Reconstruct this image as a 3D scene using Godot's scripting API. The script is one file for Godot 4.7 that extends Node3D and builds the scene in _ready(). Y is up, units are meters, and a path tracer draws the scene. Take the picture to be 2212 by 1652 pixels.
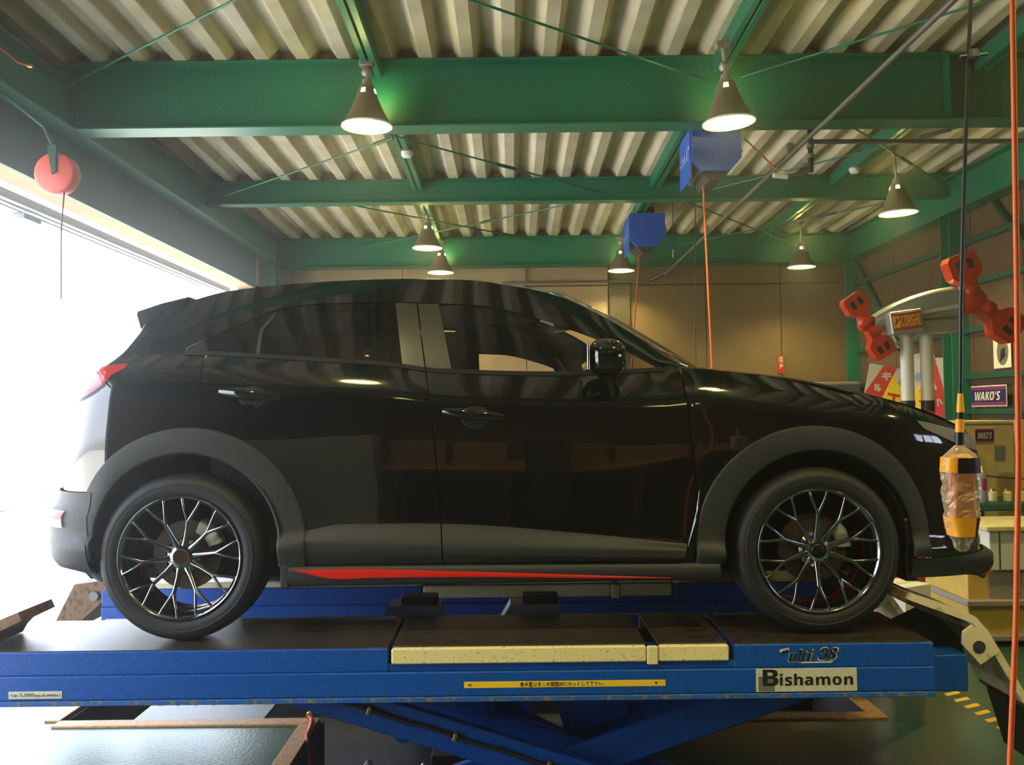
extends Node3D

# ---------------------------------------------------------------- mesh builder
class G:
	var v := PackedVector3Array()
	var n := PackedVector3Array()

	func tri(a: Vector3, b: Vector3, c: Vector3, na: Vector3, nb: Vector3, nc: Vector3) -> void:
		var k := (b - a).cross(c - a)
		if k.length_squared() < 1e-18:
			return
		v.append(a)
		n.append(na)
		if k.dot(na + nb + nc) > 0.0:
			v.append(c); v.append(b)
			n.append(nc); n.append(nb)
		else:
			v.append(b); v.append(c)
			n.append(nb); n.append(nc)

	func quad(a: Vector3, b: Vector3, c: Vector3, d: Vector3, nn: Vector3) -> void:
		tri(a, b, c, nn, nn, nn)
		tri(a, c, d, nn, nn, nn)

	func quadn(a: Vector3, b: Vector3, c: Vector3, d: Vector3, na: Vector3, nb: Vector3, nc: Vector3, nd: Vector3) -> void:
		tri(a, b, c, na, nb, nc)
		tri(a, c, d, na, nc, nd)

	func box(c: Vector3, s: Vector3, b := Basis()) -> G:
		return cbox(c, s, 0.0, b)

	# box with chamfered edges
	func cbox(c: Vector3, s: Vector3, e: float, b := Basis()) -> G:
		var h := s * 0.5
		e = minf(e, minf(h.x, minf(h.y, h.z)) * 0.95)
		var ax := [Vector3.RIGHT, Vector3.UP, Vector3.BACK]
		for i in 3:
			var j := (i + 1) % 3
			var k := (i + 2) % 3
			for sg in [-1.0, 1.0]:
				var o: Vector3 = ax[i] * sg * h[i]
				var p: Vector3 = ax[j] * (h[j] - e)
				var q: Vector3 = ax[k] * (h[k] - e)
				var nn: Vector3 = b * (ax[i] * sg)
				quad(c + b * (o - p - q), c + b * (o + p - q), c + b * (o + p + q), c + b * (o - p + q), nn)
			if e > 0.0:
				for sj in [-1.0, 1.0]:
					for sk in [-1.0, 1.0]:
						var l: Vector3 = ax[i] * (h[i] - e)
						var a1: Vector3 = ax[j] * sj * h[j] + ax[k] * sk * (h[k] - e)
						var a2: Vector3 = ax[j] * sj * (h[j] - e) + ax[k] * sk * h[k]
						var m1: Vector3 = b * (ax[j] * sj)
						var m2: Vector3 = b * (ax[k] * sk)
						quadn(c + b * (a1 - l), c + b * (a1 + l), c + b * (a2 + l), c + b * (a2 - l), m1, m1, m2, m2)
		if e > 0.0:
			for sx in [-1.0, 1.0]:
				for sy in [-1.0, 1.0]:
					for sz in [-1.0, 1.0]:
						var g := Vector3(sx, sy, sz)
						var f := h - Vector3.ONE * e
						var a := Vector3(h.x, f.y, f.z) * g
						var d := Vector3(f.x, h.y, f.z) * g
						var t := Vector3(f.x, f.y, h.z) * g
						tri(c + b * a, c + b * d, c + b * t, b * Vector3(sx, 0, 0), b * Vector3(0, sy, 0), b * Vector3(0, 0, sz))
		return self

	# tube with a radius at every point
	func tube(pts: Array, rad, k := 8, caps := true, flat := 1.0) -> G:
		var rings := []
		var norms := []
		var up := Vector3.UP
		for i in pts.size():
			var p: Vector3 = pts[i]
			var t: Vector3
			if i == 0:
				t = (pts[1] - p).normalized()
			elif i == pts.size() - 1:
				t = (p - pts[i - 1]).normalized()
			else:
				t = ((pts[i + 1] - p).normalized() + (p - pts[i - 1]).normalized()).normalized()
			if i == 0 and absf(t.dot(up)) > 0.95:
				up = Vector3.RIGHT
			var s := t.cross(up).normalized()
			var u := s.cross(t).normalized()
			up = u
			var r: float = rad[i] if rad is Array else rad
			var ring := []
			var nr := []
			for j in k:
				var a := TAU * j / k
				var d := s * cos(a) + u * sin(a) * flat
				ring.append(p + d * r)
				nr.append((s * cos(a) * flat + u * sin(a)).normalized())
			rings.append(ring)
			norms.append(nr)
		for i in pts.size() - 1:
			for j in k:
				var m := (j + 1) % k
				quadn(rings[i][j], rings[i][m], rings[i + 1][m], rings[i + 1][j], norms[i][j], norms[i][m], norms[i + 1][m], norms[i + 1][j])
		if caps:
			for e in [0, pts.size() - 1]:
				var nn: Vector3 = (pts[0] - pts[1]).normalized() if e == 0 else (pts[e] - pts[e - 1]).normalized()
				for j in k:
					tri(pts[e], rings[e][j], rings[e][(j + 1) % k], nn, nn, nn)
		return self

	# profile of (radius, height) turned round the y axis of xf
	func lathe(pr: Array, xf := Transform3D(), k := 24, smooth := false, a0 := 0.0, a1 := TAU) -> G:
		var seg := []
		for i in pr.size() - 1:
			var d: Vector2 = pr[i + 1] - pr[i]
			seg.append(Vector2(d.y, -d.x).normalized())
		for i in pr.size() - 1:
			var n0: Vector2 = seg[i]
			var n1: Vector2 = seg[i]
			if smooth:
				if i > 0:
					n0 = (seg[i] + seg[i - 1]).normalized()
				if i < seg.size() - 1:
					n1 = (seg[i] + seg[i + 1]).normalized()
			for j in k:
				var b0 := a0 + (a1 - a0) * j / k
				var b1 := a0 + (a1 - a0) * (j + 1) / k
				var p := []
				for q in [[pr[i], b0, n0], [pr[i], b1, n0], [pr[i + 1], b1, n1], [pr[i + 1], b0, n1]]:
					p.append(xf * Vector3(q[0].x * cos(q[1]), q[0].y, q[0].x * sin(q[1])))
					p.append((xf.basis * Vector3(q[2].x * cos(q[1]), q[2].y, q[2].x * sin(q[1]))).normalized())
				quadn(p[0], p[2], p[4], p[6], p[1], p[3], p[5], p[7])
		return self

	# outline in x, y pushed from z0 to z1
	func prism(poly: Array, z0: float, z1: float, xf := Transform3D()) -> G:
		var pp := PackedVector2Array(poly)
		if Geometry2D.is_polygon_clockwise(pp):
			pp.reverse()
		var ix := Geometry2D.triangulate_polygon(pp)
		for e in [[z0, Vector3.FORWARD], [z1, Vector3.BACK]]:
			var nn: Vector3 = (xf.basis * e[1]).normalized()
			for i in range(0, ix.size(), 3):
				tri(xf * _p(pp[ix[i]], e[0]), xf * _p(pp[ix[i + 1]], e[0]), xf * _p(pp[ix[i + 2]], e[0]), nn, nn, nn)
		for i in pp.size():
			var a := pp[i]
			var b := pp[(i + 1) % pp.size()]
			var d := b - a
			var nn := (xf.basis * Vector3(d.y, -d.x, 0)).normalized()
			quad(xf * _p(a, z0), xf * _p(b, z0), xf * _p(b, z1), xf * _p(a, z1), nn)
		return self

	func _p(a: Vector2, z: float) -> Vector3:
		return Vector3(a.x, a.y, z)

	# smooth sheet through rows of points; side tells which way is out
	func sheet(rows: Array, side := 1.0) -> G:
		var nr := rows.size()
		var nc: int = rows[0].size()
		var no := []
		for i in nr:
			var l := []
			for j in nc:
				var dv: Vector3 = rows[mini(i + 1, nr - 1)][j] - rows[maxi(i - 1, 0)][j]
				var du: Vector3 = rows[i][mini(j + 1, nc - 1)] - rows[i][maxi(j - 1, 0)]
				var m := du.cross(dv) * side
				l.append(m.normalized() if m.length_squared() > 1e-20 else Vector3.UP)
			no.append(l)
		for i in nr - 1:
			for j in nc - 1:
				quadn(rows[i][j], rows[i][j + 1], rows[i + 1][j + 1], rows[i + 1][j], no[i][j], no[i][j + 1], no[i + 1][j + 1], no[i + 1][j])
		return self

	func strokes(code: String, at: Vector3, size: Vector2, right: Vector3, up: Vector3, thick: float, depth := 0.0012) -> G:
		var nn := right.cross(up).normalized()
		for s in code.split(" "):
			var last := Vector3.ZERO
			for i in range(0, s.length(), 2):
				var p := at + right * (s[i].to_float() / 9.0 * size.x) + up * (s[i + 1].to_float() / 9.0 * size.y)
				if i > 0 and p.distance_to(last) > 1e-5:
					var t := (p - last).normalized()
					var b := Basis(t, nn.cross(t), nn)
					box((p + last) * 0.5, Vector3(p.distance_to(last) + thick * 0.8, thick, depth), b)
				last = p
		return self

	func mesh() -> ArrayMesh:
		var a := []
		a.resize(Mesh.ARRAY_MAX)
		a[Mesh.ARRAY_VERTEX] = v
		a[Mesh.ARRAY_NORMAL] = n
		var m := ArrayMesh.new()
		m.add_surface_from_arrays(Mesh.PRIMITIVE_TRIANGLES, a)
		return m

# ---------------------------------------------------------------- node helpers
var M := {}
var taken := {}

func numbered(called: String) -> String:
	var k: int = taken.get(called, 0)
	taken[called] = k + 1
	return called if k == 0 else "%s_%03d" % [called, k]

func tag(o: Node3D, label: String, category: String, group := "") -> Node3D:
	o.set_meta("label", label)
	o.set_meta("category", category)
	if group:
		o.set_meta("group", group)
	return o

func thing(called: String, label: String, category: String, at := Vector3.ZERO, group := "") -> Node3D:
	var o := Node3D.new()
	o.name = numbered(called)
	add_child(o)
	o.position = at
	return tag(o, label, category, group)

func put(g, called: String, m: Material, parent: Node = null, label := "") -> MeshInstance3D:
	var o := MeshInstance3D.new()
	o.mesh = g if g is Mesh else g.mesh()
	o.material_override = m
	o.name = called if parent else numbered(called)
	(parent if parent else self).add_child(o, true)
	if label:
		o.set_meta("label", label)
	return o

func struct(g, called: String, m: Material, label := "") -> MeshInstance3D:
	var o := put(g, called, m)
	o.set_meta("kind", "structure")
	if label:
		o.set_meta("label", label)
	return o

func noise(f: float, lo: Color, hi: Color, sd: int, kind := FastNoiseLite.TYPE_SIMPLEX_SMOOTH, oct := 4, mid := 0.5) -> NoiseTexture2D:
	var fn := FastNoiseLite.new()
	fn.noise_type = kind
	fn.frequency = f
	fn.seed = sd
	fn.fractal_octaves = oct
	var t := NoiseTexture2D.new()
	t.width = 512
	t.height = 512
	t.seamless = true
	t.noise = fn
	var r := Gradient.new()
	r.offsets = PackedFloat32Array([maxf(0.0, mid - 0.35), minf(1.0, mid + 0.35)])
	r.colors = PackedColorArray([lo, hi])
	t.color_ramp = r
	return t

func mat(called: String, c: Color, rough: float, metal := 0.0, tex: Texture2D = null, scale := 1.0, bump := 0.0, bumptex: Texture2D = null) -> StandardMaterial3D:
	var m := StandardMaterial3D.new()
	m.resource_name = called
	m.albedo_color = c
	m.roughness = rough
	m.metallic = metal
	if tex or bumptex:
		m.uv1_triplanar = true
		m.uv1_world_triplanar = true
		m.uv1_scale = Vector3.ONE * scale
		m.albedo_texture = tex
		if bump > 0.0:
			m.heightmap_enabled = true
			m.heightmap_texture = bumptex
			m.heightmap_scale = bump
	M[called] = m
	return m

func rgb(r: int, g: int, b: int) -> Color:
	return Color8(r, g, b)

# monotone cubic through [x, y] knots
func pl(k: Array, x: float) -> float:
	var c := k.size()
	if x <= k[0][0]:
		return k[0][1]
	if x >= k[c - 1][0]:
		return k[c - 1][1]
	var i := 0
	while x > k[i + 1][0]:
		i += 1
	var h: float = k[i + 1][0] - k[i][0]
	var d: float = (k[i + 1][1] - k[i][1]) / h
	var d0: float = (k[i][1] - k[i - 1][1]) / (k[i][0] - k[i - 1][0]) if i > 0 else d
	var d2: float = (k[i + 2][1] - k[i + 1][1]) / (k[i + 2][0] - k[i + 1][0]) if i + 2 < c else d
	var m0 := 0.0 if d0 * d <= 0.0 else 2.0 * d0 * d / (d0 + d)
	var m1 := 0.0 if d2 * d <= 0.0 else 2.0 * d2 * d / (d2 + d)
	var t := (x - float(k[i][0])) / h
	var t2 := t * t
	var t3 := t2 * t
	return (2.0 * t3 - 3.0 * t2 + 1.0) * float(k[i][1]) + (t3 - 2.0 * t2 + t) * h * m0 + (3.0 * t2 - 2.0 * t3) * float(k[i + 1][1]) + (t3 - t2) * h * m1

func bold() -> SystemFont:
	var f := SystemFont.new()
	f.font_names = PackedStringArray(["Droid Sans"])
	f.font_weight = 700
	return f

func serif() -> SystemFont:
	var f := SystemFont.new()
	f.font_names = PackedStringArray(["Droid Serif"])
	f.font_weight = 700
	return f

# lettering fitted into a box of the given width and height, its lower left corner at `at`
func text(s: String, parent: Node, m: Material, at: Vector3, w: float, h: float, b := Basis(), f: Font = null, slant := 0.0) -> MeshInstance3D:
	var t := TextMesh.new()
	t.text = s
	t.font = f if f else bold()
	t.font_size = 64
	t.pixel_size = 0.01
	t.depth = 0.01
	t.curve_step = 2.0
	var bb := t.get_aabb()
	var o := MeshInstance3D.new()
	o.mesh = t
	o.material_override = m
	o.name = "lettering"
	parent.add_child(o, true)
	var sx := w / bb.size.x
	var sy := h / bb.size.y
	var q := b * Basis(Vector3(sx, 0, 0), Vector3(slant * sy, sy, 0), Vector3(0, 0, 0.12))
	o.transform = Transform3D(q, at - q * Vector3(bb.position.x, bb.position.y, 0))
	return o

func P(x: float, y: float, d: float) -> Vector3:
	return Vector3(x, y, -d)

const ROOF0 := 4.18
func roof_y(d: float) -> float:
	return ROOF0 - 0.026 * d

# ---------------------------------------------------------------- main
func _ready() -> void:
	setup_view()
	make_materials()
	build_room()
	build_roof()
	build_outside()
	build_lift()
	build_car()
	build_lamps()
	build_overhead()
	build_aligner()
	build_right_side()
	build_behind()

func setup_view() -> void:
	var cam := Camera3D.new()
	cam.name = "camera"
	add_child(cam)
	cam.position = Vector3(0, 1.55, 0)
	cam.rotation = Vector3(atan(67.0 / 1960.0), 0, deg_to_rad(-0.65))
	cam.fov = rad_to_deg(2.0 * atan(826.0 / 1960.0))
	cam.near = 0.05
	cam.far = 400.0
	cam.current = true
	var we := WorldEnvironment.new()
	we.name = "world"
	var e := Environment.new()
	e.background_mode = Environment.BG_SKY
	var sk := Sky.new()
	var sm := ProceduralSkyMaterial.new()
	sm.sky_top_color = Color(0.84, 0.9, 1.0)
	sm.sky_horizon_color = Color(0.95, 0.97, 1.0)
	sm.ground_bottom_color = Color(0.75, 0.75, 0.74)
	sm.ground_horizon_color = Color(0.92, 0.93, 0.94)
	sm.sky_energy_multiplier = 1.0
	sm.energy_multiplier = 7.0
	sk.sky_material = sm
	e.sky = sk
	e.tonemap_mode = Environment.TONE_MAPPER_LINEAR
	e.tonemap_exposure = 1.4
	e.volumetric_fog_enabled = true  # haze added to the air in place of lens glare by the door
	e.volumetric_fog_density = 0.024
	e.volumetric_fog_anisotropy = 0.9
	e.volumetric_fog_albedo = Color(1, 1, 1)
	e.sdfgi_enabled = true
	e.ssao_enabled = true
	e.ssil_enabled = true
	we.environment = e
	add_child(we)
	var sun := DirectionalLight3D.new()
	sun.name = "sun"
	sun.light_energy = 12.0
	sun.light_color = Color(1.0, 0.97, 0.92)
	sun.light_angular_distance = 0.6
	sun.shadow_enabled = true
	sun.sky_mode = DirectionalLight3D.SKY_MODE_LIGHT_ONLY
	add_child(sun)
	sun.look_at_from_position(Vector3(8, 16, -7), Vector3.ZERO)

func make_materials() -> void:
	var blotch := noise(0.012, Color(0.9, 0.9, 0.89), Color(1, 1, 1), 3)
	var fine := noise(0.06, Color(0.8, 0.8, 0.8), Color(1, 1, 1), 5)
	var grain := noise(0.2, Color(0.2, 0.2, 0.2), Color(1, 1, 1), 9)
	var rusty := noise(0.025, Color(0.66, 0.46, 0.24), Color(0.03, 0.33, 0.68), 11, FastNoiseLite.TYPE_SIMPLEX_SMOOTH, 5, 0.3)
	var worn := noise(0.03, Color(0.5, 0.4, 0.3), Color(1, 1, 1), 15, FastNoiseLite.TYPE_SIMPLEX_SMOOTH, 5, 0.12)
	var worn2 := noise(0.02, Color(0.45, 0.34, 0.24), Color(1, 1, 1), 17, FastNoiseLite.TYPE_SIMPLEX_SMOOTH, 5, 0.0)
	var speck := noise(0.05, Color(0.3, 0.24, 0.18), Color(1, 1, 1), 31, FastNoiseLite.TYPE_SIMPLEX_SMOOTH, 4, -0.1)
	var moss := noise(0.008, Color(0.9, 0.88, 0.76), Color(1, 0.99, 0.97), 21)
	mat("green_steel", rgb(16, 122, 92), 0.42, 0.0, fine, 1.5)
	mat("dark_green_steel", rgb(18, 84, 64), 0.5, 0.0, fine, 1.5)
	mat("roof_sheet", rgb(202, 192, 174), 0.75, 0.0, moss, 0.6)
	mat("closure", rgb(168, 140, 112), 0.85, 0.0, fine, 1.0)
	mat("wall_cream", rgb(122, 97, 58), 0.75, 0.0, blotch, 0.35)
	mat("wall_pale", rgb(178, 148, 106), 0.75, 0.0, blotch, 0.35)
	mat("wall_brown", rgb(108, 84, 56), 0.8, 0.0, blotch, 0.8)
	mat("wall_board", rgb(92, 68, 44), 0.8, 0.0, blotch, 0.8)
	mat("wall_column", rgb(62, 49, 32), 0.8, 0.0, blotch, 0.5)
	mat("joint_dark", rgb(80, 66, 46), 0.8)
	mat("floor_green", rgb(44, 84, 58), 0.28, 0.0, blotch, 0.5, 0.05, grain)
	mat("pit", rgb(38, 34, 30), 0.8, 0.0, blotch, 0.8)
	mat("edge_tan", rgb(212, 156, 96), 0.5, 0.0, fine, 0.8)
	mat("tape_yellow", rgb(230, 180, 30), 0.5)
	mat("concrete_out", rgb(215, 212, 205), 0.85, 0.0, blotch, 0.2)
	mat("wall_out", rgb(190, 160, 140), 0.85, 0.0, blotch, 0.4)
	mat("lift_blue", rgb(8, 84, 176), 0.4, 0.0, fine, 1.2)
	mat("lift_rust", Color(1, 1, 1), 0.6, 0.0, rusty, 2.2)
	mat("deck", rgb(52, 43, 36), 0.36, 0.0, worn, 0.9, 0.06, grain)
	mat("cream_paint", rgb(232, 214, 150), 0.45, 0.0, speck, 2.0)
	mat("dirty_cream", rgb(216, 200, 158), 0.5, 0.0, worn2, 0.7)
	mat("steel_grey", rgb(126, 130, 132), 0.45, 0.6, fine, 2.0)
	mat("steel_brown", rgb(120, 92, 66), 0.6, 0.3, worn, 1.5)
	mat("rubber", rgb(24, 24, 25), 0.7)
	mat("hose_black", rgb(34, 30, 28), 0.6)
	mat("brass", rgb(190, 160, 90), 0.35, 0.9)
	mat("white_plastic", rgb(222, 222, 216), 0.45)
	mat("label_cream", rgb(226, 220, 190), 0.5, 0.0, fine, 4.0)
	mat("label_yellow", rgb(240, 196, 40), 0.45)
	mat("ink", rgb(18, 16, 18), 0.6)
	mat("ink_grey", rgb(110, 106, 92), 0.6)
	var bp := mat("car_paint", rgb(7, 7, 9), 0.06)
	bp.clearcoat_enabled = true
	bp.clearcoat = 1.0
	bp.clearcoat_roughness = 0.02
	mat("car_plastic", rgb(42, 42, 40), 0.55, 0.0, fine, 6.0)
	mat("pillar_film", rgb(58, 58, 50), 0.3)
	mat("car_dark", rgb(9, 9, 10), 0.8)
	mat("car_inside", rgb(34, 34, 36), 0.8)
	mat("headliner", rgb(120, 118, 112), 0.9)
	mat("red_accent", rgb(206, 34, 22), 0.25)
	mat("tyre", rgb(21, 21, 22), 0.6)
	mat("black_chrome", rgb(150, 150, 156), 0.1, 1.0)
	mat("rim_black", rgb(38, 38, 40), 0.25, 0.7)
	mat("rim_red", rgb(150, 10, 18), 0.2, 0.6)
	mat("disc_steel", rgb(84, 70, 60), 0.5, 0.7)
	mat("caliper", rgb(200, 202, 190), 0.5, 0.6)
	mat("chrome", rgb(220, 220, 224), 0.08, 1.0)
	var gl := mat("glass_clear", Color(0.05, 0.06, 0.06, 0.16), 0.0)
	gl.transparency = BaseMaterial3D.TRANSPARENCY_ALPHA
	var gt := mat("glass_tint", Color(0.012, 0.012, 0.014, 0.93), 0.0)
	gt.transparency = BaseMaterial3D.TRANSPARENCY_ALPHA
	var gw := mat("glass_window", Color(0.8, 0.85, 0.85, 0.12), 0.0)
	gw.transparency = BaseMaterial3D.TRANSPARENCY_ALPHA
	var lr := mat("lamp_red", Color(0.75, 0.05, 0.04, 0.75), 0.05)
	lr.transparency = BaseMaterial3D.TRANSPARENCY_ALPHA
	var lc := mat("lamp_clear", Color(0.85, 0.87, 0.9, 0.22), 0.02)
	lc.transparency = BaseMaterial3D.TRANSPARENCY_ALPHA
	mat("shade_metal", rgb(128, 112, 88), 0.5, 0.2, fine, 8.0)
	mat("shade_white", rgb(236, 232, 214), 0.5)
	mat("lamp_mount", rgb(150, 142, 130), 0.55, 0.5)
	var bu := mat("bulb_glow", rgb(255, 250, 225), 0.3)
	bu.emission_enabled = true
	bu.emission = Color(1.0, 0.95, 0.62)
	bu.emission_energy_multiplier = 16.0
	mat("reel_blue", rgb(14, 92, 196), 0.35, 0.0, fine, 3.0)
	mat("reel_dark", rgb(46, 48, 52), 0.6)
	mat("cord_orange", rgb(238, 104, 40), 0.5)
	mat("cord_red", rgb(206, 70, 44), 0.5)
	mat("cord_black", rgb(24, 26, 30), 0.35)
	mat("pipe_grey", rgb(110, 104, 96), 0.45, 0.4)
	mat("tape_orange", rgb(250, 168, 24), 0.4)
	mat("tape_black", rgb(26, 22, 22), 0.4)
	mat("pendant_orange", rgb(214, 124, 70), 0.6)
	var bag := mat("plastic_bag", Color(0.93, 0.85, 0.68, 0.3), 0.08)
	bag.transparency = BaseMaterial3D.TRANSPARENCY_ALPHA
	mat("silver_paint", rgb(176, 176, 168), 0.38, 0.55)
	mat("post_white", rgb(222, 218, 200), 0.5)
	mat("target_red", rgb(206, 50, 28), 0.32)
	mat("target_dark", rgb(26, 34, 32), 0.3)
	mat("sign_red", rgb(190, 40, 26), 0.45)
	mat("sign_yellow", rgb(250, 206, 30), 0.45)
	mat("banner_white", rgb(214, 206, 190), 0.7, 0.0, fine, 3.0)
	mat("banner_red", rgb(196, 44, 36), 0.7)
	mat("banner_yellow", rgb(232, 196, 24), 0.7)
	mat("banner_blue", rgb(120, 140, 180), 0.7)
	mat("banner_navy", rgb(26, 34, 78), 0.7)
	mat("wakos_navy", rgb(26, 24, 92), 0.4)
	mat("wakos_purple", rgb(138, 26, 88), 0.4)
	mat("sign_cream", rgb(230, 226, 190), 0.5)
	mat("plywood", rgb(232, 160, 90), 0.6, 0.0, blotch, 1.2)
	mat("cabinet_cream", rgb(222, 206, 148), 0.5, 0.0, blotch, 0.9)
	mat("cabinet_yellow", rgb(214, 180, 84), 0.5, 0.0, blotch, 0.9)
	mat("ledge_grey", rgb(150, 138, 138), 0.5)
	mat("carton_white", rgb(214, 214, 204), 0.6)
	mat("chest_red", rgb(190, 52, 30), 0.4)
	mat("bottle_grey", rgb(120, 128, 146), 0.35)
	mat("cardboard", rgb(186, 128, 82), 0.8, 0.0, blotch, 1.5)
	mat("black_case", rgb(24, 24, 26), 0.5)
	mat("hook_red", rgb(226, 92, 76), 0.5)

# ---------------------------------------------------------------- room shell
const XL := -3.2
const XR := 4.6
const DB := 12.1
const DN := -4.2

func build_room() -> void:
	# floor slabs left and right of the lift recesses
	var g := G.new()
	var rects := [[XL - 0.2, 1.87, DN, 3.35], [1.87, XR, DN, DB], [XL - 0.2, -2.33, 3.35, DB], [-2.33, 1.87, 5.75, DB], [-2.33, -1.0, 3.98, 4.69], [0.5, 1.87, 3.98, 4.69]]
	for r in rects:
		var c := Vector3((r[0] + r[1]) / 2.0, -0.15, -(r[2] + r[3]) / 2.0)
		g.box(c, Vector3(r[1] - r[0], 0.3, r[3] - r[2]))
	var fl := struct(g, "floor", M.floor_green, "glossy green painted workshop floor")
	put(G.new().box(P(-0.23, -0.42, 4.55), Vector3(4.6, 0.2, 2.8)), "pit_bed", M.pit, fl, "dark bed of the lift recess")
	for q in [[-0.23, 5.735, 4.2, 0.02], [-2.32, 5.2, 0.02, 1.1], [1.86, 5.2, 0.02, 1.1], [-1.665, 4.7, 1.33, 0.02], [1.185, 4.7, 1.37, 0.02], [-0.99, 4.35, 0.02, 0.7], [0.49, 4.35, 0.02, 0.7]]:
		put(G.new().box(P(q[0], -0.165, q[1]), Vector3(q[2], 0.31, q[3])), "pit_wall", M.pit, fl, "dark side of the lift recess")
	# painted borders of the recesses
	for r in [[-2.33, -1.0, 4.6, 4.69], [-1.085, -1.0, 3.98, 4.6], [0.5, 1.87, 4.6, 4.69], [0.5, 0.585, 3.98, 4.6], [1.79, 1.87, 4.69, 5.75], [-2.41, -2.33, 4.69, 5.75]]:
		put(G.new().cbox(Vector3((r[0] + r[1]) / 2.0, 0.004, -(r[2] + r[3]) / 2.0), Vector3(r[1] - r[0], 0.012, r[3] - r[2]), 0.003), "recess_border", M.edge_tan, fl, "tan painted border of the lift recess")
	# hazard dashes
	for i in 16:
		var d := 4.0 + i * 0.105
		var q := G.new()
		q.prism([Vector2(2.33, -d), Vector2(2.42, -d - 0.045), Vector2(2.42, -d - 0.085), Vector2(2.33, -d - 0.04)], -0.004, 0.001, Transform3D(Basis(Vector3.RIGHT, Vector3.BACK, Vector3.UP), Vector3(0, 0.003, 0)))
		put(q, "hazard_dash", M.tape_yellow, fl)
	# metal covers in the far recess
	var pt := put(G.new().cbox(P(-1.64, -0.02, 4.86), Vector3(0.68, 0.02, 0.3), 0.004), "recess_cover", M.steel_grey, fl, "pale steel cover plate with rivets")
	for i in 7:
		put(G.new().lathe([Vector2(0.008, 0), Vector2(0.006, 0.004), Vector2(0, 0.005)], Transform3D(Basis(), P(-1.93 + i * 0.097, -0.01, 4.98)), 8), "rivet", M.lamp_mount, pt)

	# back wall
	var bw := struct(G.new().box(P(0.7, 2.1, DB + 0.1), Vector3(8.2, 4.6, 0.2)), "wall_back", M.joint_dark, "cream panelled wall at the far end")
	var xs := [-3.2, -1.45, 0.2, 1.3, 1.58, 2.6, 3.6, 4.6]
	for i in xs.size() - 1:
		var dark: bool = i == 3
		var m: Material = M.wall_column if dark else (M.wall_pale if i < 3 else M.wall_cream)  # left panels paler: the haze there is put into the wall colour
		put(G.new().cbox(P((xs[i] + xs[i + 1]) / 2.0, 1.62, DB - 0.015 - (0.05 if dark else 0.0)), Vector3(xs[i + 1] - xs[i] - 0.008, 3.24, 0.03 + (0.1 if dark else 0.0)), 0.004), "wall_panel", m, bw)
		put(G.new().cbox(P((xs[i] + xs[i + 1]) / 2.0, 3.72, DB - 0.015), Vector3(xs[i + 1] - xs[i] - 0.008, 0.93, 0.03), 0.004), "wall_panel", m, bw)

	# right wall: boards between green rails, window near the photographer
	var rw := struct(G.new().box(P(XR + 0.1, 2.1, 7.4), Vector3(0.2, 4.6, 9.7)).box(P(XR + 0.1, 2.1, -1.85), Vector3(0.2, 4.6, 4.7)).box(P(XR + 0.1, 0.75, 1.525), Vector3(0.2, 1.9, 2.05)).box(P(XR + 0.1, 3.4, 1.525), Vector3(0.2, 2.0, 2.05)), "wall_right", M.joint_dark, "brown boarded wall with green steel rails")
	var ys := [0.0, 0.75, 1.52, 1.86, 2.32, 2.78, 3.2, 3.55]
	for j in ys.size() - 1:
		var d0 := 2.6
		var k := 0
		while d0 < DB - 0.1:
			var d1 := minf(d0 + 0.91, DB - 0.02)
			put(G.new().cbox(P(XR - 0.012, (ys[j] + ys[j + 1]) / 2.0, (d0 + d1) / 2.0), Vector3(0.024, ys[j + 1] - ys[j] - 0.03, d1 - d0 - 0.012), 0.004), "wall_board", M.wall_board, rw)
			d0 = d1
			k += 1
		if j > 0:
			put(G.new().cbox(P(XR - 0.04, ys[j], 7.35), Vector3(0.08, 0.055, 9.4), 0.006), "wall_rail", M.dark_green_steel, rw)
	for dd in [7.2, 10.6]:
		put(G.new().tube([P(XR - 0.05, 2.25, dd), P(XR - 0.05, 3.5, dd + 1.3)], 0.045, 4), "wall_brace", M.dark_green_steel, rw)
	var wn := struct(G.new().box(P(XR + 0.08, 2.05, 1.525), Vector3(0.02, 0.7, 2.05)), "window_1", M.glass_window, "window pane in the right wall")
	for zz in [0.5, 1.18, 1.87, 2.55]:
		put(G.new().cbox(P(XR + 0.08, 2.05, zz), Vector3(0.05, 0.72, 0.05), 0.005), "window_frame", M.steel_grey, wn)
	for yy in [1.7, 2.4]:
		put(G.new().cbox(P(XR + 0.08, yy, 1.525), Vector3(0.06, 0.05, 2.1), 0.005), "window_frame", M.steel_grey, wn)

	# left wall with the wide door opening from d=-2 to d=11.25
	var lw := struct(G.new().box(P(XL - 0.1, 3.75, 3.95), Vector3(0.2, 1.2, 16.3)).box(P(XL - 0.1, 1.6, 11.72), Vector3(0.2, 3.2, 0.95)).box(P(XL - 0.1, 1.6, -1.45), Vector3(0.2, 3.2, 5.5)), "wall_left", M.wall_pale, "wall above the wide door opening")
	put(G.new().box(P(XL + 0.012, 3.35, 4.7), Vector3(0.024, 0.4, 13.1)), "door_header", M.dark_green_steel, lw, "grey green header over the door")
	for k in 3:
		put(G.new().cbox(P(XL - 0.32 - 0.12 * k, 3.12 + 0.02 * k, 4.7), Vector3(0.05, 0.07, 13.1), 0.008), "door_track", M.steel_grey, lw, "sliding door track")
	for dd in [6.75]:
		put(G.new().cbox(P(XL - 0.42, 3.05, dd), Vector3(0.1, 0.05, 0.24), 0.01), "track_bracket", M.steel_grey, lw)
	# wall behind the photographer
	struct(G.new().box(P(0.7, 2.15, DN - 0.1), Vector3(8.2, 4.7, 0.2)), "wall_near", M.wall_brown, "brown wall behind the photographer")
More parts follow.
